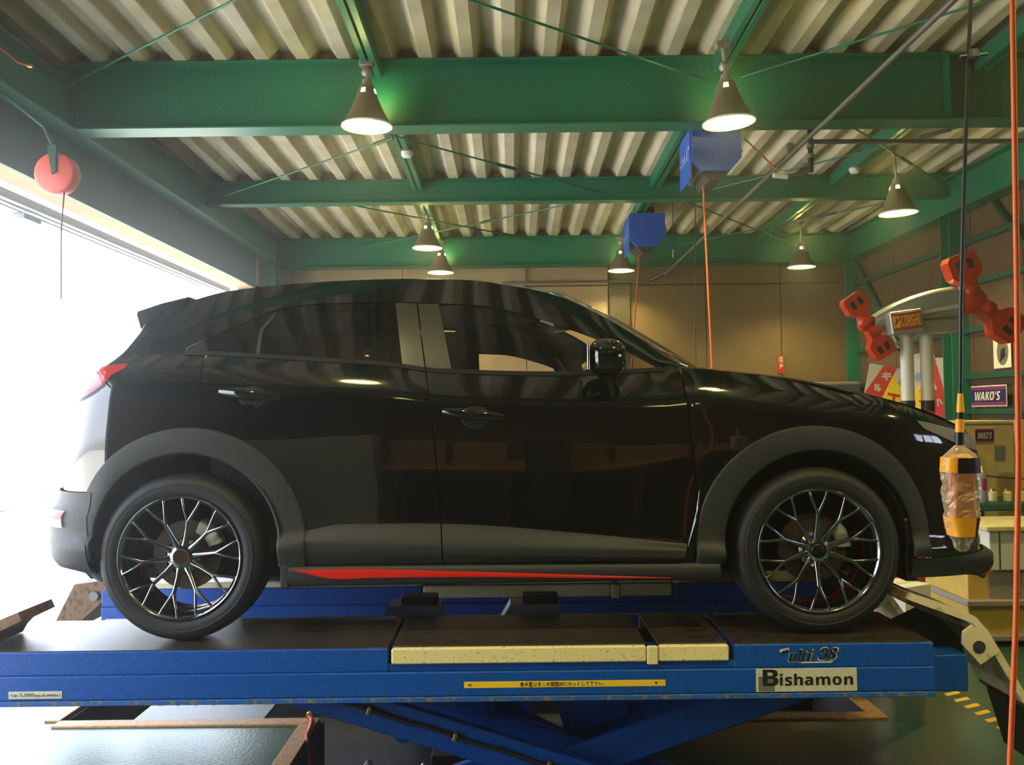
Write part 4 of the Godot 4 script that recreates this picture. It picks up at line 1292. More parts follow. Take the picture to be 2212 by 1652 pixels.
	seat(t, -0.85, 0.0, 1.25)
	var da := put(G.new().prism([Vector2(0.5, 0.75), Vector2(0.5, 1.0), Vector2(0.6, 1.045), Vector2(0.92, 1.06), Vector2(0.95, 0.7)], -0.68, 0.68), "dashboard", M.car_inside, t)
	var ring := []
	for i in 33:
		var a := TAU * i / 32.0
		ring.append(Vector3(0.33 - 0.4 * 0.18 * sin(a), 0.97 + 0.92 * 0.18 * sin(a), -0.36 * -1.0 + 0.18 * cos(a)))
	put(G.new().tube(ring, 0.015, 8, false), "steering_wheel", M.car_inside, da)
	put(G.new().cbox(Vector3(0.32, 1.335, 0.02), Vector3(0.03, 0.06, 0.24), 0.012, Basis(Vector3.UP, 0.3)), "interior_mirror", M.chrome, t)
	for z in [-0.72, 0.72]:
		put(G.new().cbox(Vector3(-0.25, 0.70, z), Vector3(1.9, 0.66, 0.03), 0.01), "door_card", M.car_inside, t)
	# wheels
	make_wheel("wheel", t, Vector3(WR.x, WR.y, 0.852), 0.0, 0.12, false)
	make_wheel("wheel", t, Vector3(WF.x, WF.y, 0.852), 0.0, 0.31, true)
	make_wheel("wheel", t, Vector3(WR.x, WR.y, -0.852), PI, 0.2, true)
	make_wheel("wheel", t, Vector3(WF.x, WF.y, -0.852), PI, 0.0, true)
	caliper(t, Vector3(WR.x, WR.y, 0.76), 0.75)
	caliper(t, Vector3(WF.x, WF.y, 0.76), 0.45)

func front_top(th: float) -> float:
	var y := 0.8
	for i in 4:
		var p := shell(true, th, y)
		y = lerpf(y, hood_y(p.x, clampf(p.z, -0.74, 0.74)) - 0.004, 0.8)
	return y

func mirror_z(g: G) -> void:
	var nv := PackedVector3Array()
	var nn := PackedVector3Array()
	for i in range(0, g.v.size(), 3):
		for k in [0, 2, 1]:
			nv.append(g.v[i + k] * Vector3(1, 1, -1))
			nn.append(g.n[i + k] * Vector3(1, 1, -1))
	g.v = nv
	g.n = nn

# ---------------------------------------------------------------- hanging lamps
func build_lamps() -> void:
	var shade := G.new()
	var seg := 48
	var prof := [Vector2(0.052, 0.262), Vector2(0.058, 0.245), Vector2(0.067, 0.212), Vector2(0.072, 0.19), Vector2(0.105, 0.11), Vector2(0.16, 0.006), Vector2(0.167, 0.0)]
	var inner := G.new()
	for i in prof.size() - 1:
		for j in seg:
			if i == 1 and (j % 12) < 4:
				continue
			var q := []
			for e in [[prof[i], j], [prof[i], j + 1], [prof[i + 1], j + 1], [prof[i + 1], j]]:
				var a := TAU * float(e[1]) / seg
				var r: float = e[0].x + (0.0012 if int(e[1]) % 2 == 0 and i > 1 and i < 5 else 0.0)
				q.append(Vector3(r * cos(a), e[0].y, r * sin(a)))
			var sl: Vector2 = prof[i + 1] - prof[i]
			var nr := Vector2(-sl.y, sl.x).normalized()
			var am := TAU * (j + 0.5) / seg
			var nn := Vector3(nr.x * cos(am), nr.y, nr.x * sin(am))
			shade.quad(q[0], q[1], q[2], q[3], nn)
			var f := Vector3(0.975, 1.0, 0.975)
			inner.quad(q[0] * f, q[1] * f, q[2] * f, q[3] * f, -nn)
	var sm := shade.mesh()
	var im := inner.mesh()
	var rimm := G.new().lathe([Vector2(0.165, 0.008), Vector2(0.171, 0.004), Vector2(0.171, -0.005), Vector2(0.165, -0.006), Vector2(0.163, 0.002)], Transform3D(), 48, true).mesh()
	var capm := G.new().lathe([Vector2(0, 0.31), Vector2(0.03, 0.31), Vector2(0.034, 0.285), Vector2(0.052, 0.262), Vector2(0.04, 0.258)], Transform3D(), 24).mesh()
	var bulbm := G.new().lathe([Vector2(0, 0.012), Vector2(0.06, 0.013), Vector2(0.1, 0.02), Vector2(0.124, 0.036), Vector2(0.118, 0.06), Vector2(0.075, 0.14), Vector2(0.04, 0.2), Vector2(0.03, 0.235), Vector2(0, 0.236)], Transform3D(), 28, true)
	var bm := bulbm.mesh()
	var spots := [
		[-0.949, 3.478, 6.0, 0.0, "conical lamp on the left in front of the deep near beam"],
		[1.416, 3.405, 5.78, 0.06, "conical lamp hanging in front of the large blue reel box"],
		[-0.938, 3.43, 10.2, 0.0, "conical lamp on the left in front of the far beam, upper of two"],
		[-0.90, 3.37, 11.6, 0.0, "small conical lamp just above the car roof, lower of the left pair"],
		[1.407, 3.352, 11.5, 0.0, "small conical lamp beside the farther blue reel box"],
		[3.49, 3.31, 8.1, 0.04, "conical lamp on a rod at the right in front of the slim beam"],
		[3.575, 3.31, 11.1, 0.0, "small conical lamp on a rod above the cream wall's right part"],
		[3.45, 3.4, 5.0, 0.0, "added unseen conical lamp on a rod outside the right edge, over the bench"],  # unseen, added to brighten the units on the right
		[-0.94, 3.55, 1.9, 0.0, "conical lamp above the photographer on the door side"],
		[1.45, 3.55, 1.9, 0.0, "conical lamp above the photographer in the middle"],
		[3.4, 3.5, 1.9, 0.0, "conical lamp above the photographer by the window"],
		[-0.94, 3.55, -1.8, 0.0, "conical lamp behind the photographer on the door side"],
		[1.45, 3.55, -1.8, 0.0, "conical lamp behind the photographer in the middle"],
	]
	for s in spots:
		var t := thing("pendant_lamp", s[4], "lamp", P(s[0], s[1], s[2]), "conical workshop lamps")
		t.rotation.z = s[3]
		put(sm, "shade", M.shade_metal, t, "brown grey metal cone")
		put(im, "shade_lining", M.shade_white, t)
		put(rimm, "rim", M.shade_white, t)
		put(capm, "socket_cap", M.lamp_mount, t)
		put(bm, "bulb", M.bulb_glow, t, "glowing bulb")
		var top: float = roof_y(s[2]) - 0.12 - s[1]
		var rod: bool = s[0] > 3.0
		if rod:
			put(G.new().tube([Vector3(0, 0.3, 0), Vector3(0, top + 0.1, 0)], 0.011, 8), "hanger_rod", M.lamp_mount, t)
			put(G.new().lathe([Vector2(0.04, top + 0.11), Vector2(0.04, top + 0.08), Vector2(0.02, top + 0.06)], Transform3D(), 12), "ceiling_rose", M.lamp_mount, t)
		else:
			put(G.new().tube([Vector3(0, 0.3, 0), Vector3(0.008, 0.34, 0), Vector3(0, maxf(top, 0.36), 0)], 0.016, 8), "hanger", M.lamp_mount, t)
			put(G.new().cbox(Vector3(0, maxf(top, 0.37), 0), Vector3(0.1, 0.05, 0.06), 0.012), "bracket", M.lamp_mount, t)
			put(G.new().lathe([Vector2(0.0, 0.395), Vector2(0.03, 0.39), Vector2(0.038, 0.36), Vector2(0.02, 0.335)], Transform3D(), 12, true), "swivel", M.lamp_mount, t)
		var l := SpotLight3D.new()
		l.name = "bulb_light"
		l.light_color = Color(1.0, 0.93, 0.62)
		l.light_energy = LAMP_E
		l.light_size = 0.08
		l.spot_range = 30.0
		l.spot_angle = 64.0
		l.spot_angle_attenuation = 0.6
		l.spot_attenuation = 2.0
		l.shadow_enabled = true
		l.position = Vector3(0, 0.05, 0)
		l.rotation.x = -PI / 2.0
		t.add_child(l)
		var u := OmniLight3D.new()
		u.name = "neck_light"
		u.light_color = Color(1.0, 0.96, 0.55)
		u.light_energy = LAMP_E * 0.16
		u.light_size = 0.03
		u.omni_range = 30.0
		u.omni_attenuation = 2.0
		u.shadow_enabled = true
		u.position = Vector3(0, 0.215, 0)
		t.add_child(u)

const LAMP_E := 2.4

# ---------------------------------------------------------------- reels, cords, pipes under the roof
func reel(label: String, at: Vector3, k: float, cord: Material, drop: float, sway: float, cord_label: String) -> void:
	var t := thing("hose_reel", label, "reel", at)
	var w := 0.175 * k
	var h := 0.33 * k
	var dp := 0.23 * k
	put(G.new().prism([Vector2(-w, 0), Vector2(w, 0), Vector2(w, -h * 0.73), Vector2(w - 0.08 * k, -h), Vector2(-w + 0.07 * k, -h), Vector2(-w, -h * 0.78)], -dp, dp), "case", M.reel_blue, t, "blue steel case")
	put(G.new().cbox(Vector3(-w - 0.005, -h * 0.62, 0), Vector3(0.012, h * 1.05, dp * 1.7), 0.003), "side_flap", M.reel_blue, t)
	put(G.new().prism([Vector2(-w + 0.075 * k, -h), Vector2(w - 0.09 * k, -h), Vector2(w - 0.14 * k, -h - 0.06 * k), Vector2(-w + 0.13 * k, -h - 0.06 * k)], -dp * 0.8, dp * 0.8), "outlet", M.reel_dark, t)
	put(G.new().cbox(Vector3(0, 0.05 * k, 0), Vector3(0.2 * k, 0.1 * k, 0.12 * k), 0.006), "hanger_bracket", M.dark_green_steel, t)
	put(G.new().strokes("1213 3236 5257 7278 8999", Vector3(-w - 0.0125, -h * 0.72, -dp * 0.75), Vector2(dp * 1.5, h * 0.28), Vector3.BACK, Vector3.UP, 0.014), "lettering", M.white_plastic, t)
	put(G.new().box(Vector3(0.04 * k, -h * 0.82, dp + 0.001), Vector3(0.004, h * 0.3, 0.002)), "seam", M.reel_dark, t)
	var loop := []
	for i in 13:
		var a := PI * i / 12.0
		loop.append(Vector3(w + 0.03 + 0.03 * sin(a), -0.05 - 0.16 * k * i / 12.0 - 0.03 * sin(a * 2.0), 0.02 * cos(a * 3.0)))
	put(G.new().tube(loop, 0.006, 6), "feed_cable", M.hose_black, t)
	var c := thing("reel_cable", cord_label, "cord", at + Vector3(-0.06 * k, -h - 0.06 * k, 0.03))
	put(G.new().tube([Vector3(0, 0.006, 0), Vector3(sway * 0.3, -drop * 0.33, 0), Vector3(sway * 0.7, -drop * 0.7, 0), Vector3(sway, -drop, 0)], 0.0065 * k, 8), "cord", cord, c)
	put(G.new().lathe([Vector2(0.02, 0.0), Vector2(0.022, -0.05), Vector2(0.01, -0.07)], Transform3D(Basis(), Vector3(sway, -drop, 0)), 12), "plug", M.reel_dark, c)

func build_overhead() -> void:
	reel("large blue reel box under the near beam behind a lamp", P(1.475, 3.59, 6.62), 1.0, M.cord_orange, 2.3, 0.07, "bright orange cord hanging from the nearer blue reel box")
	reel("smaller looking blue reel box hanging in front of the far beam", P(1.53, 3.765, 10.3), 1.12, M.cord_red, 1.6, -0.14, "dull red cord hanging from the farther blue reel box")
	var bc := thing("signal_cable", "thin black cord hanging left of the orange one", "cord", P(1.365, 0, 6.72))
	put(G.new().tube([Vector3(0.02, 3.262, 0), Vector3(0, 2.2, 0), Vector3(-0.01, 0.9, 0)], 0.004, 6), "cord", M.cord_black, bc)
	put(G.new().lathe([Vector2(0.0, 0.9), Vector2(0.016, 0.89), Vector2(0.016, 0.84), Vector2(0, 0.83)], Transform3D(Basis(), Vector3(-0.01, 0, 0)), 10), "plug", M.reel_dark, bc)
	var fc := thing("signal_cable", "thin dark cord hanging against the cream wall above the bonnet", "cord", P(2.02, 0, 9.2))
	put(G.new().tube([Vector3(-0.36, 3.70, 0), Vector3(-0.36, 3.2, 0)], 0.004, 6), "cord", M.cord_black, fc)
	put(G.new().tube([Vector3(-0.36, 3.2, 0), Vector3(-0.36, 3.12, 0)], 0.012, 6), "end", M.lamp_mount, fc)

	# conduit
	var cp := thing("grey_conduit", "long grey conduit running diagonally under the beams to the far wall", "pipe", P(2.0, 3.38, 4))
	put(G.new().tube([Vector3(0, 0.03, 7.5), Vector3(0, 0, 0), Vector3(0, -0.045, -7.7)], 0.016, 10), "tube", M.pipe_grey, cp)
	for z in [2.0, -2.4, -5.2]:
		put(G.new().cbox(Vector3(0, 0.03, z), Vector3(0.05, 0.08, 0.03), 0.006), "clip", M.lamp_mount, cp)
	var wp := thing("wall_conduit", "thin conduit along the top of the cream wall", "pipe", P(0, 3.29, DB - 0.07))
	put(G.new().tube([Vector3(2.0, 0.07, 0.35), Vector3(1.95, 0.05, 0.03), Vector3(1.8, 0, 0), Vector3(-0.12, 0, 0)], 0.014, 8), "tube", M.pipe_grey, wp)
	put(G.new().tube([Vector3(0.2, 0, 0), Vector3(0.2, 0.19, 0)], 0.014, 8), "riser", M.pipe_grey, wp)
	var hp := thing("air_pipe", "level dark pipe at the upper right below the beam", "pipe", P(2.17, 3.475, 6.45))
	put(G.new().tube([Vector3(0, 0, 0), Vector3(2.3, -0.02, 0)], 0.017, 10), "tube", M.pipe_grey, hp)
	put(G.new().tube([Vector3(-0.01, 0.22, 0), Vector3(-0.01, -0.22, 0)], 0.018, 10), "drop", M.hose_black, hp)
	put(G.new().tube([Vector3(-0.01, -0.2, 0), Vector3(-0.1, -0.24, 0), Vector3(-0.18, -0.25, 0)], 0.016, 8), "branch", M.pipe_grey, hp)
	put(G.new().tube([Vector3(-0.18, -0.25, 0), Vector3(-0.28, -0.24, 0)], 0.02, 8).cbox(Vector3(-0.22, -0.225, 0), Vector3(0.04, 0.03, 0.03), 0.006), "valve", M.white_plastic, hp, "white valve")
	for y in [-0.02, -0.09]:
		put(G.new().tube([Vector3(-0.01, y, 0), Vector3(-0.01, y - 0.03, 0)], 0.026, 10), "coupling", M.lamp_mount, hp)
	var rc := thing("feed_hose", "thin red hose from the blue reel box to the white valve", "hose", P(1.72, 3.5, 6.5))
	put(G.new().tube([Vector3(-0.02, 0.02, 0), Vector3(0.1, -0.1, 0), Vector3(0.22, -0.22, 0)], 0.006, 6), "hose", M.cord_red, rc)
	put(G.new().tube([Vector3(0.22, -0.22, 0), Vector3(0.25, -0.25, 0)], 0.01, 6), "fitting", M.brass, rc)
	# smoke detectors on the purlins
	for a in [[-0.9, 7.9, "round cream detector under the left purlin"], [3.28, 8.55, "round cream detector under the right purlin"]]:
		var dt := thing("detector", a[2], "detector", P(a[0], roof_y(a[1]) - 0.12, a[1]))
		put(G.new().lathe([Vector2(0.0, -0.045), Vector2(0.035, -0.045), Vector2(0.05, -0.03), Vector2(0.052, 0.0)], Transform3D(), 20, true), "dome", M.white_plastic, dt)
		put(G.new().lathe([Vector2(0.052, 0.0), Vector2(0.06, 0.0), Vector2(0.06, 0.012), Vector2(0, 0.012)], Transform3D(), 20), "base", M.lamp_mount, dt)

	# red hose drum by the door
	var rd := thing("hose_drum", "red round hose drum hanging by the bright door opening", "reel", P(-2.52, 2.91, 5.0))
	put(G.new().lathe([Vector2(0, 0.03), Vector2(0.1, 0.03), Vector2(0.112, 0.022), Vector2(0.114, 0), Vector2(0.114, -0.05), Vector2(0.1, -0.06), Vector2(0, -0.06)], Transform3D(Basis(Vector3.RIGHT, PI / 2.0), Vector3.ZERO), 40, true), "drum", M.hook_red, rd)
	put(G.new().prism([Vector2(-0.03, 0.15), Vector2(0.02, 0.15), Vector2(0.018, 0.0), Vector2(-0.005, -0.012)], 0.03, 0.045), "arm", M.dark_green_steel, rd)
	put(G.new().tube([Vector3(-0.005, 0.13, 0.0), Vector3(-0.12, 0.3, -0.1), Vector3(-0.58, 0.66, -0.2)], 0.012, 8), "hanger", M.dark_green_steel, rd)
	put(G.new().tube([Vector3(0.045, -0.1, 0), Vector3(0.03, -0.3, 0), Vector3(0.03, -0.7, 0)], 0.004, 6), "hose_end", M.cord_black, rd)
	var oc := thing("orange_hose", "short orange hose loop at the far left under the roof", "hose", P(-2.85, 3.6, 5.2))
	put(G.new().tube([Vector3(-0.25, 0.25, 0), Vector3(-0.12, 0.12, 0), Vector3(0.0, 0.02, 0), Vector3(0.06, 0.0, 0)], 0.007, 6), "tube", M.cord_orange, oc)
	put(G.new().tube([Vector3(0.06, 0, 0), Vector3(0.09, -0.004, 0)], 0.012, 6), "end", M.brass, oc)

	# pendant switch in the foreground
	var pn := thing("pendant_switch", "orange pendant switch wrapped in a clear plastic bag with yellow and black tape", "switch", P(1.13, 1.19, 2.3))
	put(G.new().cbox(Vector3(0.003, 0.145, 0), Vector3(0.06, 0.20, 0.042), 0.012), "switch_box", M.pendant_orange, pn, "orange switch box")
	# crumpled bag
	var rows := []
	var rng := RandomNumberGenerator.new()
	rng.seed = 4
	var bp := [[0.0, 0.006, 0.005], [0.01, 0.02, 0.008], [0.022, 0.021, 0.014], [0.035, 0.027, 0.018], [0.05, 0.034, 0.024], [0.07, 0.038, 0.028], [0.09, 0.040, 0.030], [0.11, 0.041, 0.031], [0.13, 0.041, 0.032], [0.15, 0.043, 0.031], [0.17, 0.042, 0.031], [0.19, 0.044, 0.031], [0.205, 0.045, 0.031], [0.22, 0.045, 0.03], [0.235, 0.042, 0.027], [0.248, 0.03, 0.02], [0.26, 0.016, 0.013], [0.268, 0.009, 0.009], [0.285, 0.006, 0.006]]
	var fnl := FastNoiseLite.new()
	fnl.seed = 12
	fnl.frequency = 30.0
	var k1 := []
	var k2 := []
	for q in bp:
		k1.append([q[0], q[1]])
		k2.append([q[0], q[2]])
	for i in 49:
		var y := 0.285 * i / 48.0
		var row := []
		for j in 44:
			var a := TAU * j / 44.0
			var f := 1.0 + 0.16 * fnl.get_noise_3d(cos(a) * 0.04, y, sin(a) * 0.04) + rng.randf_range(-0.035, 0.035)
			row.append(Vector3(signf(cos(a)) * pow(absf(cos(a)), 0.7) * pl(k1, y) * f, y + rng.randf_range(-0.002, 0.002), signf(sin(a)) * pow(absf(sin(a)), 0.7) * pl(k2, y) * f))
		row.append(row[0])
		rows.append(row)
	var bag := G.new()
	for i in 48:
		for j in 44:
			var p0: Vector3 = rows[i][j]
			var p1: Vector3 = rows[i][j + 1]
			var p2: Vector3 = rows[i + 1][j + 1]
			var p3: Vector3 = rows[i + 1][j]
			var n0 := (p3 - p0).cross(p1 - p0).normalized()
			var n1 := (p3 - p2).cross(p1 - p2).normalized() * -1.0
			bag.tri(p0, p1, p3, n0, n0, n0)
			bag.tri(p1, p2, p3, n1, n1, n1)
	put(bag, "plastic_bag", M.plastic_bag, pn, "clear crumpled plastic bag")
	# tape bands
	var band := func(y0: float, y1: float, a0: float, a1: float, sk: float) -> G:
		var rr := []
		for k in 2:
			var row := []
			for j in 17:
				var a := lerpf(a0, a1, j / 16.0)
				var y := lerpf(y0, y1, float(k))
				var ee := sk * (float(k) - 0.5) * (1.0 if j == 16 else 0.0)
				var hw := pl([[0.03, 0.028], [0.07, 0.040], [0.2, 0.047], [0.24, 0.044]], y)
				row.append(Vector3(signf(cos(a + ee)) * pow(absf(cos(a + ee)), 0.7) * hw * 0.98, y, signf(sin(a + ee)) * pow(absf(sin(a + ee)), 0.7) * 0.036))
			rr.append(row)
		return G.new().sheet(rr, -1.0)
	put(band.call(0.2, 0.238, PI * 0.62, PI * 1.2, 0.0), "yellow_tape", M.tape_orange, pn, "yellow tape")
	put(band.call(0.198, 0.236, -0.35, PI * 0.66, 0.6), "black_tape", M.tape_black, pn, "black tape")
	put(band.call(0.04, 0.088, PI * 0.36, PI * 1.2, 0.0), "yellow_tape", M.tape_orange, pn, "yellow tape")
	put(band.call(0.038, 0.086, -0.4, PI * 0.4, -0.7), "black_tape", M.tape_black, pn, "black tape")
	# taped cable
	put(G.new().tube([Vector3(0.0, 0.268, 0), Vector3(0.001, 0.30, 0)], 0.011, 10), "black_tape", M.tape_black, pn)
	put(G.new().tube([Vector3(0.001, 0.295, 0), Vector3(0.003, 0.333, 0)], 0.0105, 10), "yellow_tape", M.tape_orange, pn)
	put(G.new().tube([Vector3(0.003, 0.333, 0), Vector3(0.005, 0.352, 0)], 0.0085, 10), "black_tape", M.tape_black, pn)
	put(G.new().tube([Vector3(0.005, 0.35, 0), Vector3(0.006, 0.398, 0)], [0.01, 0.0065], 10), "yellow_tape", M.tape_orange, pn)
	put(G.new().tube([Vector3(0.006, 0.39, 0), Vector3(0.014, 0.62, 0), Vector3(0.03, 0.92, 0), Vector3(0.05, 1.25, 0), Vector3(0.064, 1.43, 0), Vector3(0.068, 1.8, 0), Vector3(0.07, 2.9, 0)], 0.0053, 8), "cable", M.cord_black, pn, "black hanging cable")
	put(G.new().lathe([Vector2(0.0, 0.015), Vector2(0.014, 0.01), Vector2(0.016, -0.01), Vector2(0.006, -0.018)], Transform3D(Basis(), Vector3(0.063, 1.268, 0)), 12).tube([Vector3(0.03, 1.262, 0), Vector3(0.1, 1.268, 0)], 0.004, 6), "cable_clamp", M.reel_dark, pn)
	var on := thing("extension_cable", "thick bright orange cord hanging full height at the right edge", "cord", P(1.06, 0, 1.9))
	put(G.new().tube([Vector3(0.02, 4.1, 0), Vector3(0.013, 2.416, 0), Vector3(0.004, 1.823, 0), Vector3(-0.004, 1.435, 0), Vector3(-0.02, 1.1, 0), Vector3(-0.042, 0.8, 0), Vector3(-0.07, 0.45, 0)], 0.0058, 10), "cord", M.cord_orange, on)
	put(G.new().lathe([Vector2(0.0, 0.45), Vector2(0.018, 0.44), Vector2(0.02, 0.38), Vector2(0.01, 0.36)], Transform3D(Basis(), Vector3(-0.07, 0, 0)), 12), "plug", M.reel_dark, on)

# ---------------------------------------------------------------- wheel aligner
func aligner_target(t: Node3D, at: Vector3, ang: float, k: float) -> void:
	# a red arm ending in a squarish target with two dark windows
	var b := Basis(Vector3.BACK, ang)
	var x := Transform3D(b, at)
	var o := put(G.new().prism([Vector2(-0.04, 0.0) * k, Vector2(0.04, 0.0) * k, Vector2(0.05, 0.1) * k, Vector2(0.1, 0.14) * k, Vector2(0.125, 0.17) * k, Vector2(0.12, 0.3) * k, Vector2(0.09, 0.335) * k, Vector2(-0.09, 0.335) * k, Vector2(-0.12, 0.3) * k, Vector2(-0.125, 0.17) * k, Vector2(-0.1, 0.14) * k, Vector2(-0.05, 0.1) * k], -0.11 * k, 0.02, x), "target_head", M.target_red, t, "red target head with two dark windows")
	for s in [-1, 1]:
		put(G.new().prism([Vector2(s * 0.045 - 0.022, 0.2) * k, Vector2(s * 0.045 + 0.022, 0.2) * k, Vector2(s * 0.045 + 0.022, 0.28) * k, Vector2(s * 0.045 - 0.022, 0.28) * k], 0.018, 0.026, x), "target_window", M.target_dark, o)
	put(G.new().lathe([Vector2(0.0, 0.12), Vector2(0.05, 0.1), Vector2(0.06, 0.05), Vector2(0.05, 0.0)], Transform3D(b * Basis(Vector3.BACK, PI / 2), at + b * Vector3(0.03, 0.03, 0) * k), 14, true), "joint", M.target_red, o)

func build_aligner() -> void:
	var t := thing("wheel_aligner", "silver wheel alignment beam with red target heads on two white posts", "wheel aligner", P(3.42, 0, 7.6))
	for x in [-0.105, 0.06]:
		var p := put(G.new().tube([Vector3(x, 1.62, 0), Vector3(x, 2.2, 0)], 0.053, 20), "post", M.post_white, t, "white post")
		put(G.new().tube([Vector3(x, 1.53, 0), Vector3(x, 1.62, 0)], 0.055, 20), "sleeve", M.black_case, p, "black sleeve")
		put(G.new().tube([Vector3(x, 1.42, 0), Vector3(x, 1.53, 0)], 0.056, 20), "foot_sleeve", M.target_red, p)
	put(G.new().cbox(Vector3(-0.02, 0.75, 0), Vector3(0.5, 1.35, 0.45), 0.03), "cabinet", M.chest_red, t, "red cabinet under the posts")
	put(G.new().cbox(Vector3(-0.02, 0.04, 0), Vector3(0.6, 0.08, 0.55), 0.02), "plinth", M.black_case, t)
	# beam: long silver housing that grows towards the right
	var rows := []
	for i in 21:
		var u := i / 20.0
		var yt := pl([[0.0, 2.33], [0.25, 2.43], [0.5, 2.5], [0.8, 2.555], [1.0, 2.575]], u)
		var yb := pl([[0.0, 2.215], [1.0, 2.285]], u)
		var row := []
		for j in 33:
			var a := TAU * j / 32.0
			row.append(Vector3(lerpf(-0.405, 0.30, u), (yt + yb) / 2.0 + signf(sin(a)) * pow(absf(sin(a)), 0.7) * (yt - yb) / 2.0, signf(cos(a)) * pow(absf(cos(a)), 0.6) * lerpf(0.1, 0.14, u)))
		rows.append(row)
	put(G.new().sheet(rows, -1.0), "beam_cover", M.silver_paint, t, "arched silver beam cover")
	put(G.new().cbox(Vector3(0.295, 2.43, 0), Vector3(0.02, 0.26, 0.26), 0.008), "end_ring", M.carton_white, t)
	put(G.new().cbox(Vector3(0.12, 2.37, 0.138), Vector3(0.34, 0.035, 0.012), 0.004, Basis(Vector3.BACK, 0.16)), "trim_strip", M.carton_white, t)
	for q in [[-0.045, 2.265, 0.12]]:
		var bx := put(G.new().cbox(Vector3(-0.18, 2.265, 0.12), Vector3(0.27, 0.19, 0.16), 0.012, Basis(Vector3.BACK, 0.12)), "sign_box", M.silver_paint, t, "silver sign box")
		var tb := Basis(Vector3.BACK, 0.12)
		var pl_ := put(G.new().cbox(Vector3(-0.188, 2.272, 0.203), Vector3(0.235, 0.14, 0.006), 0.002, tb), "sign_plate", M.sign_red, t, "red sign plate with yellow lettering")
		text("CORGHI", pl_, M.sign_yellow, Vector3(-0.188, 2.272, 0.207) + tb * Vector3(-0.045, -0.048, 0), 0.155, 0.096, tb)
		put(G.new().box(Vector3(-0.188, 2.272, 0.207) + tb * Vector3(-0.082, 0, 0), Vector3(0.055, 0.098, 0.003), tb), "emblem", M.sign_yellow, pl_)
		put(G.new().strokes("1267 4398 2149", Vector3(-0.188, 2.272, 0.210) + tb * Vector3(-0.105, -0.035, 0), Vector2(0.046, 0.07), tb.x, tb.y, 0.008), "emblem_mark", M.sign_red, pl_)
	put(G.new().cbox(Vector3(0.12, 2.235, 0.04), Vector3(0.37, 0.12, 0.2), 0.02, Basis(Vector3.BACK, 0.05)), "lower_housing", M.silver_paint, t)
	# red joints and heads at both ends
	put(G.new().lathe([Vector2(0, -0.07), Vector2(0.085, -0.06), Vector2(0.115, 0.0), Vector2(0.1, 0.12), Vector2(0.06, 0.17), Vector2(0, 0.18)], Transform3D(Basis(Vector3.BACK, -PI / 2.0 + 0.15), Vector3(0.37, 2.44, 0.03)), 24, true), "end_joint", M.target_red, t, "red swivel joint")
	aligner_target(t, Vector3(0.43, 2.5, 0.1), 0.36, 1.05)
	aligner_target(t, Vector3(0.5, 2.38, 0.1), -2.2, 1.08)
	put(G.new().lathe([Vector2(0, -0.04), Vector2(0.05, -0.035), Vector2(0.065, 0.02), Vector2(0.05, 0.1), Vector2(0, 0.11)], Transform3D(Basis(Vector3.BACK, PI / 2.0 + 0.2), Vector3(-0.40, 2.27, 0)), 20, true), "end_joint", M.target_red, t, "red swivel joint")
	aligner_target(t, Vector3(-0.43, 2.28, 0.04), 0.6, 0.8)
	aligner_target(t, Vector3(-0.42, 2.22, 0.04), -2.6, 0.78)

# ---------------------------------------------------------------- things on the right
func flat_sign(called: String, label: String, cat: String, at: Vector3, size: Vector2, b: Basis, m: Material) -> Node3D:
	var t := thing(called, label, cat, at)
	t.basis = b
	put(G.new().cbox(Vector3.ZERO, Vector3(size.x, size.y, 0.008), 0.002), "board", m, t)
	return t

func wakos(label: String, at: Vector3, w: float, h: float, b: Basis) -> void:
	var t := flat_sign("wall_sign", label, "sign", at, Vector2(w, h), b, M.sign_cream)
	put(G.new().box(Vector3(0, 0, 0.005), Vector3(w * 0.98, h * 0.6, 0.002)), "navy_field", M.wakos_navy, t)
	for s in [-1, 1]:
		put(G.new().box(Vector3(0, s * h * 0.375, 0.005), Vector3(w * 0.98, h * 0.14, 0.002)), "purple_band", M.wakos_purple, t)
	text("WAKO'S", t, M.sign_cream, Vector3(-w * 0.4, -h * 0.21, 0.0075), w * 0.72, h * 0.42, Basis(), null, 0.2)
	put(G.new().lathe([Vector2(0, 0.001), Vector2(h * 0.075, 0.0)], Transform3D(Basis(Vector3.RIGHT, PI / 2.0) * Basis.from_scale(Vector3(1, 1, 1.7)), Vector3(w * 0.125, 0, 0.0085)), 14), "red_drop", M.sign_red, t)

